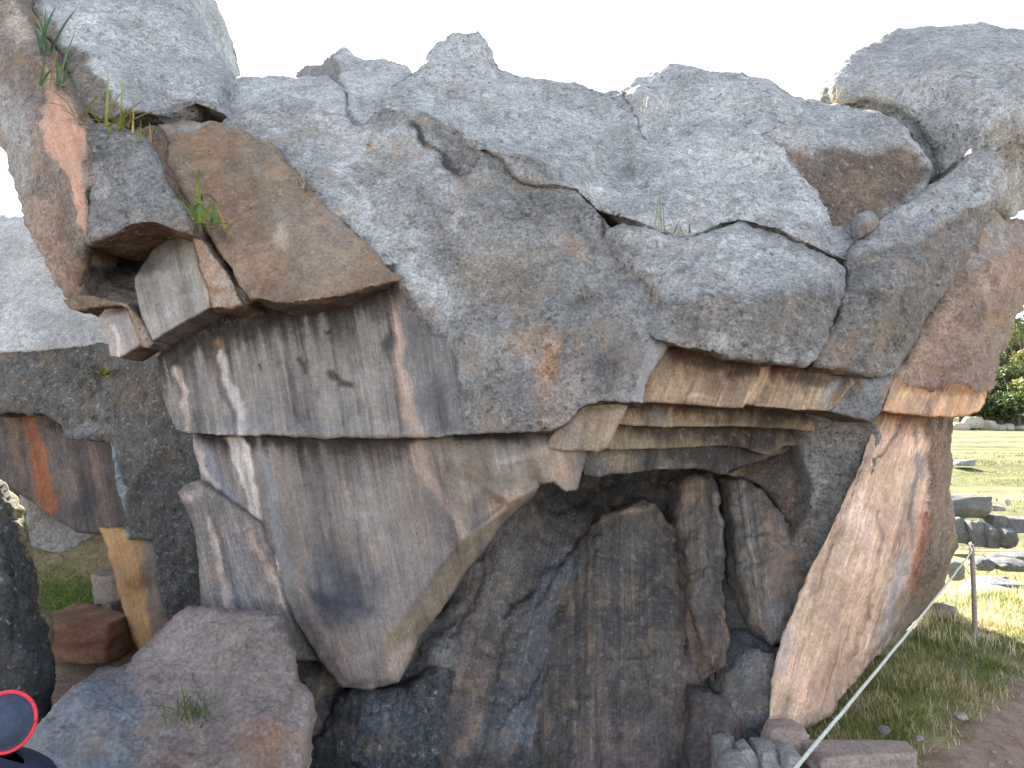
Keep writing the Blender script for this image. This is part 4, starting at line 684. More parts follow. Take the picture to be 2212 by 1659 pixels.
# ================================================================== BACK LEFT ROCK
bk = empty('carved_rock', (-4.2, 7.2, 0), 'dark carved rock with a pale flat top behind the left overhang', 'rock')
chunk('rock_top', [(-160, 470, 8.4, .2), (-60, 455, 8.4, .2), (0, 460, 8.4, .2), (60, 466, 8.3, .2), (160, 520, 8.0), (280, 640, 7.6), (300, 740, 7.1, .06), (250, 752, 6.95, .05), (180, 752, 6.9, .05), (90, 760, 6.9, .05), (0, 764, 6.9, .05), (-160, 770, 6.9, .05)], bk, feats=[(60, 600, 7.6)], thick=5.0, bdir=(-.3, 1, -.08), it=10, amp=(.03, .012, .005), base=(.47, .475, .48), lich=.4, warm=.05, pits=.008, seed=50, s=6)  # carried far back out of view to shade the ground under the arch
chunk('rock_front', [(-160, 752, 7.0, .06), (0, 750, 6.98, .06), (225, 740, 6.95, .05), (250, 752, 6.8, .04), (300, 730, 6.6), (420, 715, 6.3), (440, 950, 6.2), (470, 1060, 6.1), (480, 1420, 5.9), (370, 1440, 6.0), (356, 1345, 6.1), (336, 1168, 6.25, .02), (274, 1166, 6.5, .02), (264, 1110, 6.55, .03), (250, 1020, 6.6, .03), (238, 955, 6.6, .02), (185, 950, 6.65, .015), (140, 942, 6.7, .015), (128, 915, 6.7, .02), (118, 902, 6.75, .03), (60, 892, 6.8, .03), (-160, 890, 6.85, .03)], bk,
    lines=[[(212, 760, 6.9), (215, 820, 6.85), (190, 870, 6.8)], [(232, 760, 6.82), (235, 820, 6.72), (205, 880, 6.7), (160, 905, 6.72)]], feats=[(60, 820, 6.82), (320, 950, 6.3), (300, 1050, 6.35), (400, 1150, 6.1)], thick=.9, it=3, amp=(.04, .025, .01), chips=.02, base=(.12, .118, .115), lich=.9, warm=.3, pits=.012, seed=51, s=5, side=(.05, .05, .055),
    blobs=[('e', 60, 850, 120, 20, 0, (.17, .175, .18), .5), ('e', 190, 930, 60, 18, 0, (.2, .22, .24), .7), ('e', 200, 880, 30, 20, 0, (.24, .22, .2), .6), ('l', [(206, 800), (214, 850), (180, 890)], 8, (.03, .03, .03), .8), ('e', 300, 840, 70, 50, 0, (.15, .125, .1), .6), ('e', 220, 810, 14, 14, 0, (.1, .14, .03), .7), ('l', [(240, 965), (256, 1060), (270, 1160)], 7, (.33, .42, .48), .85), ('e', 330, 1080, 60, 70, 0, (.1, .1, .105), .6)])
chunk('unseen_shade_mass', [(-260, 700, 14.5, .6), (-100, 640, 15, .6), (120, 610, 15, .6), (330, 640, 15, .6), (420, 760, 14.5, .6), (440, 1010, 14, .3), (430, 1140, 13.6, .2), (100, 1146, 13.4, .2), (-260, 1150, 13.4, .2)], bk, thick=3, s=14, it=8, rnd=.4, amp=(.15, .06, .02), base=(.22, .21, .2), lich=.8, seed=54)  # unseen rock, added to keep the sun off the ground under the arch
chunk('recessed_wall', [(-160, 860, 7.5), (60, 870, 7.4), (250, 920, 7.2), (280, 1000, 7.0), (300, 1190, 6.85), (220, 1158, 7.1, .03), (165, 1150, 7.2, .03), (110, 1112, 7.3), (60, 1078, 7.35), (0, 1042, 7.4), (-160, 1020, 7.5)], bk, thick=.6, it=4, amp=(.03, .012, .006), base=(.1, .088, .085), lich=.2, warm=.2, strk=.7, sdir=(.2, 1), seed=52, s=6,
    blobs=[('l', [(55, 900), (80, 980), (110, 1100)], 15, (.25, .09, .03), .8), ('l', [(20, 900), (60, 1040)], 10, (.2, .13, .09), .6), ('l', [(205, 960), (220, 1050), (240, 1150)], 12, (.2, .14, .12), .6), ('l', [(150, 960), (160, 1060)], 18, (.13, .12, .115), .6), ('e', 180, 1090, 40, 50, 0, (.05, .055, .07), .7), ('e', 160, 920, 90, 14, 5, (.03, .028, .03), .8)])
chunk('rock_leg', [(214, 1140, 6.9), (340, 1150, 6.4), (362, 1250, 6.2), (372, 1345, 6.1), (366, 1420, 6.0), (310, 1440, 6.15), (297, 1412, 6.25, .05), (284, 1380, 6.35, .06), (262, 1300, 6.5, .08), (242, 1230, 6.65, .08), (224, 1170, 6.8, .08)], bk, feats=[(280, 1240, 6.35), (320, 1350, 6.15)], thick=.6, rnd=.05, it=8, amp=(.02, .01, .005), base=(.40, .235, .1), lich=.15, warm=.2, strk=.4, seed=53, s=5, sdir=(.25, 1), blobs=[('p', [(300, 1160), (340, 1150), (380, 1400), (340, 1420), (310, 1260)], 20, (.15, .13, .12), .8), ('e', 315, 1190, 18, 34, 0, (.25, .25, .25), .5)])  # reddish stone with orange bounce light painted into its colour

# ================================================================== LEFT DARK ROCK, FOREGROUND BOULDER, LOOSE ROCKS
b4 = chunk('standing_rock', [(-160, 960, 4.6, .2), (-20, 1020, 4.5, .1), (8, 1042, 4.5, .06), (38, 1072, 4.5, .05), (52, 1120, 4.48, .05), (60, 1180, 4.45, .05), (72, 1222, 4.45, .05), (84, 1270, 4.42, .06), (92, 1320, 4.4, .08), (108, 1362, 4.38, .1), (110, 1420, 4.36, .1), (104, 1490, 4.34, .1), (96, 1545, 4.33, .1), (90, 1720, 4.3, .1), (-160, 1720, 4.2)],
    feats=[(20, 1300, 4.2), (0, 1150, 4.3), (40, 1450, 4.15)], thick=.7, bdir=(-.72, 1, -.1), it=8, chips=.05, amp=(.05, .03, .012), base=(.05, .051, .054), lich=.7, warm=.1, seed=60, s=6, side=(.28, .24, .14), blobs=[('l', [(30, 1062), (50, 1120), (58, 1200)], 9, (.30, .26, .12), .75), ('l', [(10, 1150), (30, 1300), (20, 1450)], 5, (.015, .015, .015), .8), ('e', 20, 1100, 30, 60, 0, (.07, .07, .04), .6), ('e', 0, 1260, 40, 40, 0, (.09, .095, .11), .5)])  # yellow edge and sides are sunlit rim painted into the colour
tag(b4, 'dark upright rock with yellow rim light painted on its edge, at the left border', 'rock')
b5 = chunk('boulder', [(-60, 1640, 3.55, .15), (45, 1605, 3.62, .12), (80, 1568, 3.7, .12), (112, 1540, 3.8, .12), (140, 1495, 3.9, .12), (172, 1466, 3.98, .12), (215, 1456, 4.05, .1), (272, 1450, 4.15, .1), (300, 1412, 4.25, .08), (330, 1372, 4.32, .08), (382, 1332, 4.38, .08), (408, 1318, 4.4, .08), (432, 1314, 4.4, .08), (480, 1324, 4.38, .08), (560, 1324, 4.35, .08), (600, 1334, 4.3, .08), (618, 1362, 4.2, .1), (632, 1420, 4.1, .1), (648, 1470, 4.0, .1), (672, 1502, 3.95, .1), (682, 1545, 3.9, .1), (668, 1600, 3.85, .1), (662, 1640, 3.8, .1), (650, 1760, 3.7, .1), (-60, 1800, 3.4)],
    feats=[(430, 1450, 4.08), (520, 1420, 4.12), (300, 1520, 3.85), (200, 1560, 3.65), (420, 1560, 3.75), (560, 1580, 3.7), (600, 1480, 3.98), (300, 1640, 3.55), (520, 1680, 3.52)], lines=[[(330, 1440, 4.12), (300, 1520, 3.82), (290, 1620, 3.6)], [(420, 1545, 3.8), (400, 1520, 3.86), (440, 1500, 3.95), (470, 1530, 3.84)]],
    thick=.8, bdir=(-.4, 1, -.3), it=8, amp=(.035, .02, .009), chips=.02, base=(.245, .2, .188), lich=.4, warm=.3, pits=.012, seed=61, s=5,
    blobs=[('p', [(40, 1620), (170, 1460), (270, 1450), (310, 1500), (300, 1700), (0, 1700)], 40, (.165, .185, .21), .85), ('e', 240, 1650, 60, 40, 0, (.12, .145, .185), .6), ('e', 570, 1600, 80, 60, 0, (.27, .145, .095), .7), ('e', 520, 1390, 90, 50, 0, (.2, .165, .14), .6), ('e', 400, 1640, 90, 30, 0, (.22, .145, .125), .5), ('e', 640, 1500, 22, 50, 0, (.24, .18, .15), .5), ('e', 430, 1540, 50, 20, 0, (.18, .16, .15), .6)])
tag(b5, 'large mauve and blue-grey boulder in the lower left foreground, grass tuft in its hollow', 'boulder')

# ================================================================== GROUND
def ground_h(x, y):
    x = np.asarray(x, float); y = np.asarray(y, float)
    p = np.stack([x, y, 0 * x], -1).reshape(-1, 3)
    h = .05 * fbm(p * .7, 3) + .02 * fbm(p * 3.1, 3)
    h = h.reshape(x.shape)
    h = h + .92 * smooth01((y - 6.15) / 2.3) * smooth01((-2.9 - x) / .9) * smooth01((40 - y) / 20)
    right = smooth01((x - 2.0) / 2.0)
    drop = smooth01((y - 8.6 - .12 * (x - 4)) / 3.2) * right
    h = h - 1.25 * drop
    far = np.clip(y - 17, 0, 90)
    h = h + far * .029 + .25 * smooth01((y - 38 - x * .15) / 2.0) + .35 * smooth01((y - 56 - x * .1) / 2.5)
    h = h + .18 * fbm(p * np.array((.16, .3, 1)), 4).reshape(x.shape) * smooth01((y - 14) / 8)
    h = h + np.clip(y - 97, 0, 140) * .19 + smooth01((y - 97) / 30) * (2 + 3 * fbm(p * .02, 3).reshape(x.shape))
    # worn path on the right, lower than the grassy bank
    h = h - .10 * smooth01((x - (2.65 + 1.2 * (y - 4.5))) / .5) * smooth01((7 - y) / 1.2)
    h = h - .75 * smooth01((1.75 - np.abs(x + .2)) / .5) * smooth01((y - 4.0) / .3) * smooth01((7 - y) / .5)
    h = h + .10 * np.exp(-((x - 3.0) ** 2 + (y - 5.9) ** 2) / .8)
    return h
def axis(lo, hi, fine_lo, fine_hi, st, grow):
    a = list(np.arange(fine_lo, fine_hi, st)); g = st
    while a[-1] < hi: g *= grow; a.append(a[-1] + g)
    g = st; b = [a[0]]
    while b[-1] > lo: g *= grow; b.append(b[-1] - g)
    return np.array(b[::-1][:-1] + a)
gxs = axis(-420, 420, -6, 7.5, .07, 1.09); gys = axis(-30, 520, 3, 11, .07, 1.07)
GX, GY = np.meshgrid(gxs, gys); GZ = ground_h(GX, GY)
gv = np.stack([GX.ravel(), GY.ravel(), GZ.ravel()], 1)
nx, ny = len(gxs), len(gys)
ii = np.arange(nx * ny).reshape(ny, nx)
gf = np.stack([ii[:-1, :-1].ravel(), ii[:-1, 1:].ravel(), ii[1:, 1:].ravel(), ii[1:, :-1].ravel()], 1)
def ground_masks(x, y):
    """green turf and bare earth over the ground"""
    p = np.stack([x, y, 0 * x], 1)
    n = fbm(p * 1.3, 4); n2 = fbm(p * 4 + 3, 3)
    g = smooth01(.58 + .9 * n + .5 * n2)
    path = smooth01((x - (2.25 + 1.15 * (y - 4.5)) + .4 * n + .25 * n2) / .45) * smooth01((7.5 - y) / 1.0)
    dl = (x < -1.5) & (y < 12)
    green_l = np.exp(-(((x + 4.4) / 1.2) ** 2 + ((y - 7.15) / .4) ** 2)) * .95
    earth_l = smooth01((6.5 - y + .4 * n) / .4)
    g = np.where(dl, smooth01(green_l + .5 * n + .2 * n2), g)
    e = np.where(dl, earth_l, path)
    track = smooth01(1.3 - np.abs(y - (33 - .5 * (x - 20))) / 1.1 + .5 * n2) * (x > 12)
    path = np.maximum(path, track * .8)
    under = smooth01((1.9 - np.abs(x - .3)) / .8) * (y < 6)
    e = np.maximum(e, under)
    return g * (1 - e), e
gm, em = ground_masks(gv[:, 0], gv[:, 1])
def ground_material():
    m, nt, b = new_mat('turf_and_earth')
    pos = N(nt, 'ShaderNodeNewGeometry').outputs['Position']
    at_ = N(nt, 'ShaderNodeAttribute', attribute_name='cover'); sp = N(nt, 'ShaderNodeSeparateColor'); L(nt, at_.outputs['Color'], sp.inputs[0])
    n1 = noise(nt, pos, .35, 6, .6); n2 = noise(nt, pos, 6, 8, .7); n3 = noise(nt, pos, 40, 6, .7)
    straw = mixc(nt, ramp(nt, n2, .35, .65), (.24, .185, .10, 1), (.38, .31, .17, 1))
    green = mixc(nt, ramp(nt, n3, .35, .65), (.10, .14, .035, 1), (.17, .2, .055, 1))
    col = mixc(nt, sp.outputs[0], straw, green)
    col = mixc(nt, sp.outputs[2], col, (.62, .55, .36, 1))
    # far pasture: broad bands of green and straw
    farf = ramp(nt, n1, .42, .6)
    sx = N(nt, 'ShaderNodeSeparateXYZ'); L(nt, pos, sx.inputs[0])
    isfar = ramp(nt, sx.outputs[1], 12, 20)
    n6 = noise(nt, pos, 1.4, 9, .75)
    n5 = N(nt, 'ShaderNodeTexNoise'); mp = N(nt, 'ShaderNodeMapping'); L(nt, pos, mp.inputs[0]); mp.inputs[3].default_value = (.05, .35, 1); L(nt, mp.outputs[0], n5.inputs['Vector']); n5.inputs['Scale'].default_value = 1; n5.inputs['Detail'].default_value = 5
    pasture = mixc(nt, ramp(nt, n5.outputs['Fac'], .42, .6), (.10, .10, .045, 1), (.21, .19, .115, 1))
    pasture = mixc(nt, math_(nt, 'MULTIPLY', farf, .4), pasture, (.12, .125, .045, 1))
    pasture = mixc(nt, 1, pasture, grey(nt, ramp(nt, n6, .3, .7, .6, 1.35)), 'MULTIPLY')
    col = mixc(nt, isfar, col, pasture)
    ishill = ramp(nt, sx.outputs[1], 97, 104)
    col = mixc(nt, ishill, col, mixc(nt, ramp(nt, n1, .4, .6), (.06, .08, .025, 1), (.13, .11, .05, 1)))
    earth = mixc(nt, ramp(nt, n2, .3, .7), (.17, .105, .07, 1), (.30, .215, .165, 1))
    earth = mixc(nt, math_(nt, 'MULTIPLY', ramp(nt, n3, .55, .65), .6), earth, (.36, .29, .25, 1))
    col = mixc(nt, sp.outputs[1], col, earth)
    L(nt, col, b.inputs['Base Color']); b.inputs['Roughness'].default_value = .95; b.inputs['Specular IOR Level'].default_value = .1
    bp = N(nt, 'ShaderNodeBump'); bp.inputs['Strength'].default_value = .8; bp.inputs['Distance'].default_value = .04
    L(nt, math_(nt, 'ADD', n2, math_(nt, 'MULTIPLY', n3, .5)), bp.inputs['Height']); L(nt, bp.outputs[0], b.inputs['Normal'])
    return m
gr = link_mesh('ground', gv, gf, ground_material(), None, True)
dry = np.exp(-(((gv[:, 0] - 5.4) / 1.3) ** 2 + ((gv[:, 1] - 7.5) / .9) ** 2))  # pale dry grass, lightened further to paint in the sunlit patch
set_attr(gr.data, 'cover', np.stack([gm, em, dry, 0 * gm + 1], 1))  # third channel: dry grass together with the painted sunlit patch
tag(gr, 'grassy ground with bare earth path, falling away to a far pasture and hill', kind='structure')

# ------------------------------------------------------------------ loose stones on the ground
def stone_mesh(w, d, h, seed, sub=4, box=.55, rough=.06, freq=2.2):
    bm = bmesh.new(); bmesh.ops.create_cube(bm, size=2)
    bmesh.ops.subdivide_edges(bm, edges=bm.edges[:], cuts=2 ** sub - 1, use_grid_fill=True)
    v = np.array([x.co for x in bm.verts]); f = [[q.index for q in p.verts] for p in bm.faces]
    bm.free()
    sph = v / np.linalg.norm(v, axis=1)[:, None]
    p = sph * (1 - box) + v * box * .85
    rot = np.array(Matrix.Rotation(seed * 1.3, 3, 'Z'))
    n = fbm(p * freq * .6 + seed * 5.1, 3)[:, None] * rough * 3.5 + fbm(p * freq * 3 + seed * 9, 3)[:, None] * rough * .8
    p = p * (1 + n)
    # broken flat facets
    rs = np.random.default_rng(seed)
    for _ in range(4):
        q = rs.normal(size=3); q /= np.linalg.norm(q); lim = rs.uniform(.62, .85)
        dd = p @ q; p = p - q * (np.clip(dd - lim, 0, None) * .8)[:, None]
    return p * (w / 2, d / 2, h / 2), f
def stone(name, px0, px1, top, bot, Y, label, cat='stone', seed=0, base=GM, group=None, lich=.6, warm=.3, depth=None, box=.55, rotz=0, sink=.12, sub=4, lift=0):
    """a stone spanning px0..px1 and top..bot of the frame at Y metres, bedded in the ground"""
    a = at(px0, bot, Y); b = at(px1, top, Y)
    w = b.x - a.x; h = (b.z - a.z) * (1 + sink); d = depth or w * .8
    v, f = stone_mesh(w, d, h, seed, sub, box)
    R = np.array(Matrix.Rotation(rotz, 3, 'Z')); v = v @ R.T
    c = np.array([(a.x + b.x) / 2, Y + d * .35, b.z - h / 2 + lift])
    V = v + c
    o = link_mesh(name, V, f, ROCK, None, True, (c[0], c[1], V[:, 2].min()))
    n = len(V)
    set_attr(o.data, 'tint', np.tile(np.array(tuple(base) + (1,)), (n, 1)))
    set_attr(o.data, 'surf', np.tile(np.array((lich, 0, warm, 1.)), (n, 1)))
    set_attr(o.data, 'grain', V, 'FLOAT_VECTOR')
    tag(o, label, cat, group)
    return o
# left, seen through the opening
stone('rock', -40, 170, 1030, 1200, 7.75, 'pale grey angular rock lying under the dark arch, left edge', 'rock', 3, (.36, .35, .33), lich=.5, warm=.3, box=.5, depth=1.2)
stone('stone', 176, 300, 1236, 1312, 6.95, 'brown flat-topped stone on the grass beside the orange leg of the back rock', 'stone', 5, (.27, .22, .185), lich=.3, warm=.5, box=.85, depth=.5)
stone('slab', 30, 262, 1338, 1428, 6.25, 'long red-brown slab lying between the dark rock and the boulder', 'slab', 8, (.26, .13, .085), lich=.25, warm=.6, box=.9, depth=.9)
stone('stone', 216, 252, 1302, 1332, 6.75, 'small grey stone resting behind the red-brown slab', 'stone', 9, (.2, .19, .18), depth=.2, sub=3)
# ancient wall blocks and boulders in the right distance
wallg = 'blocks of the low ancient wall in the right distance'
stone('wall_block', 2040, 2146, 1068, 1122, 19.0, 'largest squared wall block, uppermost beside the pillar in the distance', 'wall block', 21, (.15, .15, .15), wallg, box=.95, depth=1.0, lich=.3)
stone('wall_block', 2040, 2104, 1116, 1172, 18.4, 'wall block under the largest block, nearest the pillar', 'wall block', 22, (.14, .143, .148), wallg, box=.94, depth=1.0, lich=.3)
stone('wall_block', 2098, 2134, 1124, 1178, 18.2, 'narrow wall block, second from the pillar in the lower course', 'wall block', 23, (.14, .14, .143), wallg, box=.94, depth=.8, lich=.3)
stone('wall_block', 2130, 2172, 1130, 1182, 18.1, 'wall block third from the pillar in the lower course', 'wall block', 24, (.14, .138, .138), wallg, box=.94, depth=.8, lich=.3)
stone('wall_block', 2140, 2186, 1112, 1140, 19.0, 'small wall block lying on top of the lower course, in the middle', 'wall block', 25, (.13, .134, .14), wallg, box=.92, depth=.8, lich=.3)
stone('wall_block', 2178, 2240, 1118, 1150, 18.8, 'wall block on the upper course at the right picture edge', 'wall block', 26, (.13, .13, .138), wallg, box=.92, depth=.8, lich=.3)
stone('boulder', 2166, 2206, 1142, 1184, 17.9, 'lichen-speckled boulder at the right end of the wall', 'boulder', 27, (.17, .178, .185), lich=.8, box=.3, depth=.7)
stone('stone', 2140, 2175, 1090, 1104, 20.5, 'flat stone lying on the grass right of the largest wall block', 'stone', 28, (.27, .25, .23), sub=3)
stone('stone', 2172, 2186, 1078, 1092, 21.5, 'small pale stone on the slope above the wall', 'stone', 29, (.38, .37, .35), sub=3)
stone('stone', 2052, 2088, 1210, 1252, 13.5, 'dark triangular stone leaning beside the pillar foot', 'stone', 30, (.2, .21, .23), sub=3, box=.3)
stone('boulder', 2116, 2156, 1204, 1234, 14.2, 'rounded grey boulder right of the rope post', 'boulder', 31, (.14, .148, .163), box=.2, depth=.7)
stone('boulder', 2156, 2186, 1200, 1224, 14.8, 'grey boulder left of the widest boulder in the grass row', 'boulder', 32, (.13, .14, .155), box=.2, depth=.6)
stone('boulder', 2162, 2240, 1212, 1236, 14.0, 'widest grey boulder of the row in the grass', 'boulder', 33, (.13, .14, .155), box=.3, depth=.8)
stone('boulder', 2190, 2240, 1196, 1214, 15.4, 'grey boulder behind the widest one, at the right picture edge', 'boulder', 34, (.14, .148, .16), box=.3, depth=.7)
stone('boulder', 2094, 2240, 1256, 1300, 11.4, 'long low grey rock behind the sunlit grass', 'boulder', 35, (.16, .168, .178), lich=.8, box=.4, depth=1.0)
stone('boulder', 2110, 2250, 1280, 1318, 10.4, 'pale streaked rock sunk in the sunlit grass at the right edge', 'boulder', 36, (.33, .34, .36), lich=.7, box=.4, depth=.9)
stone('stone', 2162, 2182, 1246, 1262, 11.9, 'small pointed dark stone on the long low rock', 'stone', 37, (.18, .18, .19), sub=3, box=.2)
stone('stone', 2020, 2076, 1306, 1334, 7.9, 'mottled grey stone half buried in dry grass near the pillar foot', 'stone', 38, (.26, .25, .24), lich=.8, sub=3)
stone('bench_stone', 2064, 2110, 992, 1006, 42, 'low flat grey stone lying in the far pasture', 'stone', 39, (.3, .31, .33), box=.85, sub=3)
for k, (a, b, t, bt) in enumerate([(2050, 2100, 912, 934), (2084, 2130, 898, 926), (2120, 2158, 906, 930), (2150, 2176, 916, 932), (2172, 2194, 914, 932), (2190, 2230, 918, 934)]):
    stone('pale_rock', a, b, t, bt, 94 + k * .6, ['pale rock half hidden by the pillar below the hillside', 'tallest pale rock below the bushes', 'broad pale rock sloping right of the tallest one', 'small pale rock in the middle of the row', 'small rounded pale rock right of the middle of the row', 'low pale rock at the right end of the row'][k], 'rock', 60 + k, (.40, .36, .29), 'pale rocks along the far edge of the pasture', box=.4, sub=3)
# bank stones near the pillar foot and the path
bs = [(1548, 1606, 1606, 1700, 4.4, 'angular grey stone at the bottom edge, leftmost by the hollow'), (1596, 1648, 1612, 1690, 4.36, 'squarish pale grey stone second from the hollow'), (1640, 1700, 1618, 1680, 4.32, 'grey stone tucked under the pillar tip'),
      (1560, 1640, 1645, 1720, 4.2, 'wide grey stone cut by the bottom edge of the picture'), (1650, 1760, 1578, 1640, 4.52, 'pinkish slab wedged under the pillar tip'), (1690, 1735, 1630, 1662, 4.25, 'small grey stone beside the rope at the bottom')]
for k, (a, b, t, bt, Y, lb) in enumerate(bs):
    stone('stone', a, b, t, bt, Y, lb, 'stone', 80 + k, [(.27, .26, .25), (.3, .29, .28), (.26, .25, .25), (.28, .27, .265), (.33, .25, .215), (.28, .265, .255)][k], box=.7, lich=.3, depth=.28)
stone('slab', 1752, 2030, 1618, 1700, 4.28, 'flat pinkish slab lying at the lower edge right of the rope', 'slab', 90, (.33, .26, .225), box=.85, depth=.4, lich=.3, warm=.5)
stone('stone', 1900, 1926, 1572, 1586, 4.75, 'grey pebble in the grass right of the rope', 'stone', 91, (.3, .28, .27), sub=3)
stone('stone', 2064, 2094, 1544, 1558, 4.95, 'pale stone at the border of grass and path', 'stone', 92, (.36, .31, .28), sub=3)
stone('stone', 1978, 2000, 1590, 1602, 4.6, 'light flat stone on the bank above the slab', 'stone', 93, (.35, .31, .28), sub=3)
stone('stone', 1900, 1940, 1438, 1470, 6.0, 'whitish stone among the grass beside the rope', 'stone', 94, (.36, .34, .32), sub=3)
for k in range(26):
    px, py = RNG.uniform(2020, 2212), RNG.uniform(1530, 1656)
    g = ground_at(px, py); w = RNG.uniform(8, 20)
    o = stone('pebble', px - w / 2, px + w / 2, py - w * .35, py + w * .15, g.y, 'small pinkish pebble lying on the earth path at the right', 'pebble', 100 + k, (.33, .26, .22), 'pebbles on the earth path', sub=2, lich=.2)

# ------------------------------------------------------------------ grass
def leaf_material(name, rough=.6, trans=.35):
    m, nt, b = new_mat(name)
    c = N(nt, 'ShaderNodeAttribute', attribute_name='tint').outputs['Color']
    pos = N(nt, 'ShaderNodeNewGeometry').outputs['Position']
    c2 = mixc(nt, 1, c, grey(nt, ramp(nt, noise(nt, pos, 9, 3), .3, .7, .8, 1.2)), 'MULTIPLY')
    L(nt, c2, b.inputs['Base Color']); b.inputs['Roughness'].default_value = rough
    tr = N(nt, 'ShaderNodeBsdfTranslucent'); L(nt, c2, tr.inputs[0])
    mx = N(nt, 'ShaderNodeMixShader'); mx.inputs[0].default_value = trans
    L(nt, b.outputs[0], mx.inputs[1]); L(nt, tr.outputs[0], mx.inputs[2])
    out_ = [n for n in nt.nodes if n.type == 'OUTPUT_MATERIAL'][0]
    L(nt, mx.outputs[0], out_.inputs[0])
    return m
LEAF = leaf_material('grass_blade')
def blades(name, P, Ln, W, lean, cols, parent=None, label=None, cat=None, kind=None, group=None, droop=.5, dirs=None, segs=3, loc=None):
    """curved tapering blades rooted at P"""
    n = len(P)
    ang = NR.uniform(0, 2 * math.pi, n)
    hd = np.stack([np.cos(ang), np.sin(ang), 0 * ang], 1) if dirs is None else dirs
    V = []; cen = []
    side = np.cross(hd, (0, 0, 1.0)); side /= np.linalg.norm(side, axis=1)[:, None] + 1e-9
    ln = lean[:, None]; up = np.array((0, 0, 1.0))
    for k in range(segs + 1):
        t = k / segs
        c = P + Ln[:, None] * (up * (t * np.sqrt(np.maximum(0, 1 - ln * ln)) - droop * ln * t * t * .6) + hd * ln * t * (.6 + .4 * t))
        w = (W * (1 - t) ** .7)[:, None] / 2
        if k < segs: V += [c - side * w, c + side * w]
        else: V += [c]
    m = 2 * segs + 1
    V = np.stack(V, 1).reshape(-1, 3)
    b = np.arange(n)[:, None] * m
    F = []
    for k in range(segs - 1):
        F.append(b + np.array([2 * k, 2 * k + 1, 2 * k + 3])); F.append(b + np.array([2 * k, 2 * k + 3, 2 * k + 2]))
    F.append(b + np.array([2 * segs - 2, 2 * segs - 1, 2 * segs]))
    F = np.concatenate(F)
    o = link_mesh(name, V, F, LEAF, parent, True, loc)
    cc = np.repeat(np.concatenate([cols, np.ones((n, 1))], 1), m, 0)
    set_attr(o.data, 'tint', cc)
    tag(o, label, cat, group, kind)
    return o
def scatter(n, x0, x1, y0, y1, keep):
    x = NR.uniform(x0, x1, n); y = NR.uniform(y0, y1, n)
    k = keep(x, y) > NR.uniform(0, 1, n)
    x, y = x[k], y[k]
    return np.stack([x, y, ground_h(x, y)], 1)
def pillar_x(y):        # the foot of the pillar, so no grass grows inside it
    return np.interp(y, [4.3, 4.75, 5.1, 5.7, 6.6, 7.4, 8.2, 9.5], [1.5, 1.75, 2.2, 2.7, 3.45, 4.15, 4.6, 4.9])
def bank_keep(x, y):
    p = np.stack([x, y, 0 * x], 1); g, e = ground_masks(x, y)
    return (x > pillar_x(y)) * (1 - e) * smooth01(.62 + 1.0 * fbm(p * 2.2 + 8, 3)) * (x < 1.9 + y * .62)
P = scatter(230000, 1.6, 7.2, 4.3, 9.6, bank_keep)
g0, _ = ground_masks(P[:, 0], P[:, 1]); q = NR.uniform(0, 1, len(P)) < (g0 * .8 + .22)
cols = np.where(q[:, None], np.array((.17, .205, .05)), np.array((.46, .38, .21))) * NR.uniform(.65, 1.35, (len(P), 1))
cols = cols * (1 + NR.uniform(-.12, .12, (len(P), 3)))
blades('bank_grass', P, NR.uniform(.03, .12, len(P)) * (1 + .6 * (NR.uniform(0, 1, len(P)) > .93)), NR.uniform(.004, .008, len(P)), NR.uniform(.3, .95, len(P)), np.clip(cols, .01, 1), label='short green and straw grass on the bank right of the pillar', kind='stuff')
# taller dry stems along the sunlit crest of the bank
P = scatter(16000, 3.8, 7.0, 6.6, 9.4, lambda x, y: (x > pillar_x(y)) * smooth01((x - 3.9) / .3) * smooth01(.2 + 1.6 * fbm(np.stack([x, y, 0 * x], 1) * 1.6 + 40, 3)))
cols = np.array((.70, .60, .36)) * NR.uniform(.75, 1.2, (len(P), 1))
blades('dry_grass', P, NR.uniform(.10, .24, len(P)), NR.uniform(.004, .008, len(P)), NR.uniform(.15, .7, len(P)), cols, label='taller dry straw grass along the sunlit crest of the bank', kind='stuff')
# turf in the opening on the left
def left_keep(x, y):
    g, e = ground_masks(x, y); return np.clip(g * 1.1 + .25, 0, 1) * (1 - .9 * e)
P = scatter(70000, -6.4, -3.2, 6.3, 9.5, left_keep)
g0, _ = ground_masks(P[:, 0], P[:, 1]); q = NR.uniform(0, 1, len(P)) < g0
cols = np.where(q[:, None], np.array((.16, .23, .045)), np.array((.32, .25, .14))) * NR.uniform(.65, 1.35, (len(P), 1))
blades('arch_turf', P, NR.uniform(.02, .06, len(P)), NR.uniform(.006, .011, len(P)), NR.uniform(.3, .95, len(P)), cols, label='patchy green and brown turf seen under the dark arch', kind='stuff')

# rough pasture tussocks in the middle distance, right of the outcrop
def far_keep(x, y):
    p = np.stack([x, y, 0 * x], 1)
    return smooth01(.25 + 1.5 * fbm(p * .35 + 60, 4)) * (x > .58 * y) * (x < .78 * y + 1)
P = scatter(60000, 6, 44, 10.5, 55, far_keep)
q = NR.uniform(0, 1, len(P)) < .45
cols = np.where(q[:, None], np.array((.10, .12, .04)), np.array((.24, .20, .11))) * NR.uniform(.6, 1.3, (len(P), 1))
blades('pasture_grass', P, NR.uniform(.06, .16, len(P)) * (1 + P[:, 1] / 60), NR.uniform(.012, .02, len(P)) * (1 + P[:, 1] / 25), NR.uniform(.3, .9, len(P)), cols, label='rough tussocky pasture grass in the right distance', kind='stuff')

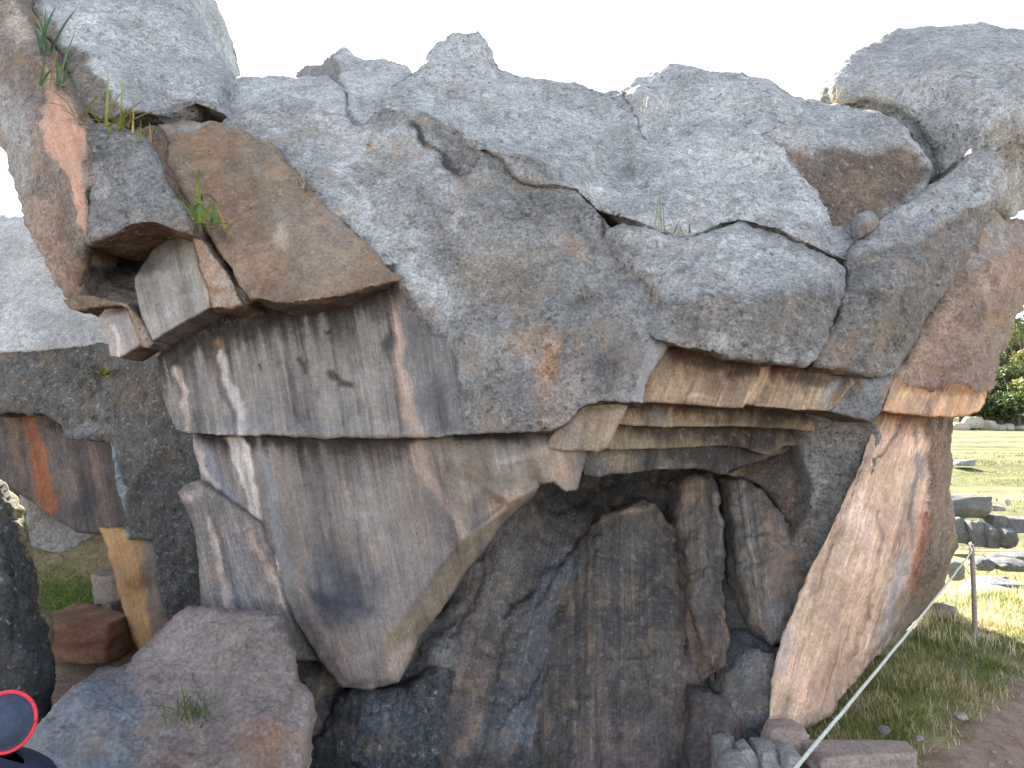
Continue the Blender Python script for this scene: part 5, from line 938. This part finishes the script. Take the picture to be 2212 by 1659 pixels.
def tuft(name, px, py, Y, n, length, label, cat, col, spread=.55, width=.012, droop=.6, bias=(0, 0), base_r=.03, group=None, col2=None):
    c = at(px, py, Y - .06); length *= 1.45; width *= 1.25; col = tuple(np.array(col) * .8); base_r *= 1.2
    P = np.array(c) + NR.normal(size=(n, 3)) * (base_r, base_r, base_r * .3)
    ang = NR.uniform(0, 2 * math.pi, n)
    d = np.stack([np.cos(ang) + bias[0], np.sin(ang) * .6 - .25 + bias[1], 0 * ang], 1); d /= np.linalg.norm(d, axis=1)[:, None] + 1e-6
    cols = np.array(col) * NR.uniform(.7, 1.3, (n, 1))
    col2 = col2 or (.24, .18, .09)
    if col2 is not None:
        m = NR.uniform(0, 1, n) < .3; cols[m] = np.array(col2) * NR.uniform(.8, 1.2, (m.sum(), 1))
    r = empty(name, tuple(c), label, cat, group)
    for k in range(n):
        blades('leaf', P[k:k + 1], np.array([length * RNG.uniform(.55, 1.1)]), np.array([width * RNG.uniform(.8, 1.2)]), np.array([min(.98, abs(RNG.gauss(spread, .2)))]), cols[k:k + 1], parent=r, droop=droop, dirs=d[k:k + 1], segs=5)
    return r
tuft('leafy_plant', 100, 110, 5.42, 9, .42, 'bluish green strap-leaved plant in the crack at the top left', 'plant', (.09, .16, .085), .35, .028, .3)
tuft('leafy_plant', 126, 190, 5.22, 8, .36, 'green strap leaves halfway down the crack beside the pink stripe', 'plant', (.12, .18, .07), .45, .022, .8, (-.3, 0))
tuft('leafy_plant', 172, 262, 5.0, 7, .30, 'thin green leaves at the lower end of the pink stripe crack', 'plant', (.12, .18, .06), .6, .016, 1.2)
tuft('grass_tuft', 256, 276, 4.98, 22, .27, 'yellow green grass tuft on top of the grey block', 'grass tuft', (.24, .26, .06), .55, .016, .5, (-.2, 0), .05, col2=(.36, .26, .07))
tuft('grass_tuft', 322, 302, 4.94, 6, .10, 'tiny yellow green tuft in the crack right of the grey block', 'grass tuft', (.2, .24, .05), .5, .014)
tuft('leafy_plant', 462, 486, 4.72, 16, .24, 'bright green strap-leaved plant in the crack of the brown block', 'plant', (.13, .24, .05), .75, .024, 1.1, (0, -.2), .07, col2=(.36, .26, .06))
tuft('leafy_plant', 428, 440, 4.84, 6, .26, 'drooping yellowing leaves above the bright green strap-leaved plant', 'plant', (.2, .24, .06), .8, .026, 1.9, (0, -.2), .05, col2=(.42, .30, .08))
dryc = (.42, .38, .33)
tuft('dried_rosette', 653, 404, 5.1, 14, .11, 'pale dried rosette on the ridge of the brown block', 'dried plant', dryc, .85, .013, 1.0)
tuft('dried_rosette', 536, 452, 4.86, 14, .12, 'dried whitish rosette in the middle of the brown block', 'dried plant', dryc, .85, .013, 1.0)
tuft('dried_rosette', 1115, 634, 4.8, 16, .11, 'grey dried rosette left of centre on the weathered wall', 'dried plant', dryc, .85, .011, 1.4)
tuft('dried_rosette', 1272, 640, 4.72, 16, .12, 'grey dried rosette with hanging white tips, right of centre on the weathered wall', 'dried plant', dryc, .85, .011, 1.6)
tuft('grass_tuft', 1418, 492, 4.98, 7, .22, 'thin tall grass stems in the crack behind the brow block', 'grass tuft', (.2, .24, .09), .3, .007, .3)
tuft('grass_tuft', 1466, 500, 4.98, 8, .09, 'short green tuft beside the thin tall stems', 'grass tuft', (.14, .22, .06), .6, .009)
tuft('grass_tuft', 408, 1552, 3.72, 60, .17, 'dark green grass tuft in the hollow of the foreground boulder', 'grass tuft', (.085, .13, .045), .6, .007, .8, (0, 0), .045, col2=(.25, .2, .09))
tuft('moss_tuft', 224, 812, 6.66, 14, .16, 'small green and yellow plant in the crack of the dark carved rock', 'plant', (.13, .2, .03), .7, .03, 1.2, col2=(.3, .25, .05))
tuft('grass_tuft', 1374, 236, 6.2, 7, .12, 'faded grass in the crack near the skyline notch', 'grass tuft', (.3, .27, .14), .5, .008)
tuft('grass_tuft', 1800, 226, 6.7, 14, .2, 'dry grass under the sunlit end of the right boulder', 'grass tuft', (.33, .28, .17), .7, .008)

# ------------------------------------------------------------------ rope post and ropes
def flat_mat(name, col, rough=.7, nscale=30, var=.25, bump=.2):
    m, nt, b = new_mat(name); pos = N(nt, 'ShaderNodeNewGeometry').outputs['Position']
    n = noise(nt, pos, nscale, 6, .65)
    L(nt, mixc(nt, 1, tuple(col) + (1,), grey(nt, ramp(nt, n, .3, .7, 1 - var, 1 + var)), 'MULTIPLY'), b.inputs['Base Color'])
    bp = N(nt, 'ShaderNodeBump'); bp.inputs['Strength'].default_value = bump; bp.inputs['Distance'].default_value = .01; L(nt, n, bp.inputs['Height']); L(nt, bp.outputs[0], b.inputs['Normal'])
    b.inputs['Roughness'].default_value = rough
    return m
def tube(pts, rad, seg=8):
    pts = np.array(pts, float); n = len(pts); rad = np.broadcast_to(rad, n)
    t = np.gradient(pts, axis=0); t /= np.linalg.norm(t, axis=1)[:, None] + 1e-9
    ref = np.array((0, 0, 1.0)) if abs(t[:, 2]).mean() < .8 else np.array((1.0, 0, 0))
    a = np.cross(t, ref); a /= np.linalg.norm(a, axis=1)[:, None] + 1e-9; b = np.cross(t, a)
    ph = np.arange(seg) / seg * 2 * math.pi
    V = (pts[:, None] + rad[:, None, None] * (a[:, None] * np.cos(ph)[None, :, None] + b[:, None] * np.sin(ph)[None, :, None])).reshape(-1, 3)
    F = []
    for i in range(n - 1):
        for k in range(seg):
            F.append([i * seg + k, i * seg + (k + 1) % seg, (i + 1) * seg + (k + 1) % seg, (i + 1) * seg + k])
    F.append(list(range(seg))[::-1]); F.append([(n - 1) * seg + k for k in range(seg)])
    return V, F
POST = flat_mat('weathered_post_wood', (.26, .21, .17), .7, 40, .3)
ROPE = flat_mat('pale_rope', (.50, .50, .42), .8, 160, .35, .6)
pb = ground_at(2107, 1382)
pb.z = float(ground_h(np.array([pb.x]), np.array([pb.y]))[0])
ptop = at(2107, 1176, pb.y)
post = empty('rope_post', tuple(pb), 'slim weathered post holding the barrier rope at the right', 'post')
v, f = tube([(pb.x, pb.y, pb.z - .1), (pb.x, pb.y, pb.z + .02), (pb.x + .003, pb.y, (pb.z + ptop.z) / 2), (pb.x, pb.y, ptop.z - .006), (pb.x, pb.y, ptop.z)], [.025, .025, .023, .022, .017], 10)
link_mesh('shaft', v, f, POST, post)
rz = at(2098, 1192, pb.y).z
v, f = tube([(pb.x - .022 + .03 * math.cos(a_) * .2, pb.y - .012 + .012 * math.sin(a_), rz + .09 - .11 * k / 16) for k, a_ in enumerate(np.linspace(0, 9, 17))], .010, 8)
link_mesh('rope_tie', v, f, flat_mat('rope_tie_white', (.75, .73, .66), .7, 120, .2), post)
near = at(1712, 1668, 2.55); a0 = Vector((pb.x - .02, pb.y - .02, rz))
pts = []
for k in range(61):
    t = k / 60 * 1.12; p = a0.lerp(near, t); p.z -= .014 * 4 * t * (1 - min(t, 1)) ; pts.append(tuple(p))
def twisted(pts, r, turns):
    pts = np.array(pts); V, F = [], []
    for s_ in range(3):
        a = np.linspace(0, turns * 2 * math.pi, len(pts)) + s_ * 2.094
        q = pts + r * .55 * np.stack([np.cos(a), 0 * a, np.sin(a)], 1)
        v, f = tube(q, r * .62, 6); o_ = sum(len(x) for x in V); V.append(v); F += [[i + o_ for i in ff] for ff in f]
    return np.concatenate(V), F
dense = np.array(pts); tt_ = np.linspace(0, 1, 900); dense = np.stack([np.interp(tt_, np.linspace(0, 1, len(pts)), dense[:, k]) for k in range(3)], 1)
dense = dense + np.stack([fbm(np.stack([tt_ * 14, 0 * tt_, 0 * tt_ + k], 1), 2) for k in range(3)], 1) * .006
v, f = twisted(dense, .0075, 110)
o = link_mesh('barrier_rope', v, f, ROPE, None); tag(o, 'pale barrier rope running from the post down to the lower edge of the picture', 'rope')
a1 = Vector((pb.x + .024, pb.y, rz + .01)); e1 = at(2330, 1180, pb.y + 1.2)
pts = [tuple(a1.lerp(e1, t) - Vector((0, 0, .02 * 4 * t * (1 - t)))) for t in np.linspace(0, 1, 30)]
v, f = tube(pts, .008, 8)
o = link_mesh('barrier_rope', v, f, flat_mat('straw_rope', (.55, .47, .28), .8, 160, .3), None); tag(o, 'straw coloured rope running right from the post', 'rope')

# ------------------------------------------------------------------ hillside trees and bushes
BARK = flat_mat('bark', (.13, .10, .075), .9, 25, .35, .5)
TREEL = leaf_material('tree_leaf', .6, .3)
def tree(px, base_y, Y, hgt, wid, label, cat='tree', col=(.07, .10, .025), seed=0, n=1500, leaf=.32, group='bushes and trees on the far hillside'):
    rs = np.random.default_rng(seed)
    g = at(px, base_y, Y); x, y = g.x, g.y
    z = float(ground_h(np.array([x]), np.array([y]))[0])
    r = empty('tree' if cat == 'tree' else 'bush', (x, y, z), label, cat, group)
    V, F = [], []
    def add(v, f):
        o_ = sum(len(q) for q in V); V.append(v); F.extend([[i + o_ for i in ff] for ff in f])
    th = hgt * .45
    add(*tube([(x, y, z - .2), (x + .1, y, z + th * .5), (x + .05, y, z + th)], [wid * .045, wid * .035, wid * .022], 7))
    cl = []
    for k in range(9):
        a = rs.uniform(0, 6.28); rr = wid * .5 * rs.uniform(.35, .95); hh = z + hgt * rs.uniform(.35, .92)
        e = np.array((x + rr * math.cos(a), y + rr * math.sin(a), hh)); cl.append((e, wid * rs.uniform(.16, .30)))
        add(*tube([(x + .04, y, z + th * rs.uniform(.4, 1)), tuple((np.array((x, y, z + th)) + e) / 2 + (0, 0, .1 * hgt)), tuple(e)], [wid * .02, wid * .013, wid * .006], 5))
    link_mesh('trunk', np.concatenate(V), F, BARK, r)
    P, cc = [], []
    for e, rad in cl:
        m = n // 9; d = rs.normal(size=(m, 3)); d /= np.linalg.norm(d, axis=1)[:, None]
        P.append(e + d * rad * (rs.uniform(0, 1, (m, 1)) ** .45) * (1, 1, .8)); cc.append(np.tile(np.array(col) * .85 * rs.uniform(.75, 1.35), (m, 1)))
    P = np.concatenate(P); cc = np.concatenate(cc) * rs.uniform(.7, 1.35, (len(P), 1))
    u = rs.normal(size=(len(P), 3)); u /= np.linalg.norm(u, axis=1)[:, None]; w = np.cross(u, rs.normal(size=(len(P), 3))); w /= np.linalg.norm(w, axis=1)[:, None]
    s_ = leaf * rs.uniform(.6, 1.3, (len(P), 1))
    Vl = np.stack([P - u * s_, P + w * s_ * .45, P + u * s_, P - w * s_ * .45], 1).reshape(-1, 3)
    o = link_mesh('crown', Vl, (np.arange(len(P))[:, None] * 4 + np.arange(4)), TREEL, r, False)
    set_attr(o.data, 'tint', np.repeat(np.concatenate([cc, np.ones((len(cc), 1))], 1), 4, 0))
    return r
tr = [(2206, 880, 112, 13, 9, 'tall yellow-green tree at the right edge, highest on the hillside', 'tree', (.16, .17, .045)), (2160, 860, 125, 9, 9, 'dark green tree touching the rough flank on the far hillside', 'tree', (.06, .085, .025)),
      (2176, 905, 104, 4.5, 7, 'pale yellow-green bush in the middle of the hillside', 'bush', (.2, .2, .06)), (2130, 915, 100, 4, 8, 'dark bush close above the tallest pale rock', 'bush', (.05, .07, .022)), (2162, 918, 99, 4.5, 6, 'dark green bush above the small pale rocks', 'bush', (.055, .08, .022)),
      (2200, 918, 99, 6, 6, 'fern-green bush lowest at the right edge', 'bush', (.09, .13, .03)), (2230, 915, 100, 5, 6, 'bush cut by the right picture edge', 'bush', (.07, .1, .03)), (2096, 905, 108, 6, 9, 'dark bush behind the orange ledge', 'bush', (.05, .07, .022)),
      (2190, 850, 150, 10, 11, 'olive bush high on the hillside behind the dark tree', 'bush', (.12, .125, .04)), (2140, 850, 140, 8, 11, 'brownish bush high on the hillside beside the rough flank', 'bush', (.13, .11, .045)), (2228, 860, 135, 11, 10, 'dark tree behind the tall yellow-green tree', 'tree', (.06, .085, .025))]
tr += [(2075, 912, 101, 4.5, 7, 'dark bush behind the pillar edge above the half hidden pale rock', 'bush', (.05, .07, .022)), (2112, 880, 118, 8, 9, 'dark green tree behind the orange ledge on the slope', 'tree', (.055, .08, .025)), (2185, 895, 108, 7, 9, 'dull green bush in front of the tall yellow-green tree', 'bush', (.075, .10, .03)), (2150, 905, 103, 4.5, 7, 'small dark bush beside the pale yellow-green one', 'bush', (.045, .065, .02)), (2215, 868, 128, 14, 10, 'tallest dark tree at the right picture edge', 'tree', (.06, .085, .025))]
for k, a in enumerate(tr): tree(*a[:5], a[5], a[6], a[7], seed=300 + k, n=2200)

# ------------------------------------------------------------------ seated person at the lower left
CLOTH = flat_mat('dark_jacket_cloth', (.012, .016, .032), .85, 60, .3, .3)
HATM = flat_mat('blue_grey_hat_cloth', (.036, .05, .08), .8, 90, .2, .25)
REDM = flat_mat('red_edging', (.55, .03, .05), .55, 90, .12, .2)
SKIN = flat_mat('skin', (.40, .24, .16), .55, 60, .08, .1)
hc = at(12, 1560, 2.55)                                   # centre of the hat
pr = empty('person', (hc.x - .05, hc.y + .05, 0), 'person in dark jacket and blue-grey hat with red edging at the lower left corner', 'person')
def skin_body(name, joints, edges, rads, mat, root=0, sub=2):
    me = bpy.data.meshes.new(name); me.from_pydata([tuple(Vector(j) - pr.location) for j in joints], edges, []); me.update()
    o = bpy.data.objects.new(name, me); C.objects.link(o); o.parent = pr
    sk = o.modifiers.new('skin', 'SKIN'); sk.use_smooth_shade = True
    for k, v_ in enumerate(me.skin_vertices[0].data): v_.radius = (rads[k], rads[k]) if not isinstance(rads[k], tuple) else rads[k]; v_.use_root = (k == root)
    ss = o.modifiers.new('subsurf', 'SUBSURF'); ss.levels = sub; ss.render_levels = sub
    me.materials.append(mat)
    return o
hx, hy, hz = hc.x - .085, hc.y + .10, hc.z - .05           # head, behind the tilted brim
pelv = (hx - .16, hy + .12, .30)
J = [pelv, (hx - .14, hy + .10, .52), (hx - .10, hy + .05, .72), (hx - .06, hy + .03, .84), (hx - .03, hy + .01, hz - .10),
     (hx + .12, hy + .02, hz - .19), (hx + .19, hy + .12, .62), (hx + .12, hy + .30, .46), (hx - .25, hy + .04, .80), (hx - .34, hy + .12, .58), (hx - .26, hy + .30, .46),
     (hx - .06, hy + .42, .36), (hx - .02, hy + .50, .04), (hx - .26, hy + .42, .36), (hx - .30, hy + .50, .04), (hx - .02, hy + .64, .03), (hx - .30, hy + .64, .03)]
E_ = [(0, 1), (1, 2), (2, 3), (3, 4), (3, 5), (5, 6), (6, 7), (3, 8), (8, 9), (9, 10), (0, 11), (11, 12), (0, 13), (13, 14), (12, 15), (14, 16)]
skin_body('body', J, E_, [.14, .14, .15, .11, .055, .075, .055, .042, .075, .055, .042, .085, .05, .085, .05, .035, .035], CLOTH)
# head with a face turned away from the camera, under the hat
hv, hf = stone_mesh(.13, .18, .19, 2, 3, .05, 0.0)
ho = link_mesh('head', hv + np.array((hx, hy, hz)), hf, SKIN, pr)
nv, nf_ = tube([(hx, hy + .09, hz + .03), (hx, hy + .118, hz - .015), (hx, hy + .10, hz - .03)], [.008, .016, .012], 8); nose = link_mesh('nose', nv, nf_, SKIN, pr); nose.parent = ho
for sx_ in (-1, 1):
    ev, ef = stone_mesh(.02, .03, .05, 3, 2, .05, 0); link_mesh('ear', ev + np.array((hx + sx_ * .064, hy + .01, hz - .01)), ef, SKIN, pr).parent = ho
    for nm, off in (('hand', (hx + (.10 if sx_ > 0 else -.24), hy + .36, .45)),):
        palm = Vector(off)
        jj = [palm, palm + Vector((0, .05, .0)), palm + Vector((0, .09, -.005))]; ed = [(0, 1), (1, 2)]; rd_ = [.024, .034, .03]
        for q_, dx_ in enumerate((-.03, -.01, .01, .03)):
            l_ = (.055, .068, .072, .06)[q_]; b_ = len(jj)
            jj += [palm + Vector((dx_, .105, -.005)), palm + Vector((dx_ * 1.1, .105 + l_ * .6, -.02)), palm + Vector((dx_ * 1.1, .105 + l_ * .8, -.045))]
            ed += [(2, b_), (b_, b_ + 1), (b_ + 1, b_ + 2)]; rd_ += [.010, .0095, .008]
        b_ = len(jj); jj += [palm + Vector((-sx_ * .035, .045, -.005)), palm + Vector((-sx_ * .055, .08, -.015))]; ed += [(1, b_), (b_, b_ + 1)]; rd_ += [.012, .010]
        skin_body('hand', jj, ed, rd_, SKIN)
# hat: shallow dome, brim tipped towards the camera, red edging round the brim
tilt = Matrix.Rotation(math.radians(76), 3, 'X') @ Matrix.Rotation(math.radians(6), 3, 'Y')
R0 = .098
prof = [(.0, .075), (.03, .073), (.055, .062), (.072, .04), (.08, .016), (.086, .006), (R0, .0), (R0, -.004), (.084, .0), (.074, .012), (.05, .052), (.0, .068)]
hv, hf = [], []
seg = 40
for r_, z_ in prof:
    for k in range(seg): hv.append((r_ * math.cos(2 * math.pi * k / seg), r_ * math.sin(2 * math.pi * k / seg), z_ * .95))
for i in range(len(prof) - 1):
    for k in range(seg): hf.append([i * seg + k, i * seg + (k + 1) % seg, (i + 1) * seg + (k + 1) % seg, (i + 1) * seg + k])
hat = np.array(hv) @ np.array(tilt).T + np.array(hc)
hat_o = link_mesh('hat', hat, hf, HATM, pr)
rv_, rf_ = [], []
pts = [(R0 * math.cos(t), R0 * math.sin(t), 0) for t in np.linspace(0, 2 * math.pi, 49)]
v, f = tube(np.array(pts) @ np.array(tilt).T + np.array(hc), .007, 8)
e_ = link_mesh('red_edging', v, f, REDM, pr)
e_.parent = hat_o
st = stone_mesh(.5, .45, .34, 12, 3, .7)
o = link_mesh('seat_stone', st[0] + np.array((pelv[0], pelv[1], .13)), st[1], ROCK, None, True, (pelv[0], pelv[1], -.04))
n_ = len(st[0]); set_attr(o.data, 'tint', np.tile(np.array((.24, .22, .21, 1.)), (n_, 1))); set_attr(o.data, 'surf', np.tile(np.array((.5, 0, .3, 1.)), (n_, 1))); set_attr(o.data, 'grain', st[0], 'FLOAT_VECTOR')
tag(o, 'low grey stone under the seated person in the lower left corner', 'stone')
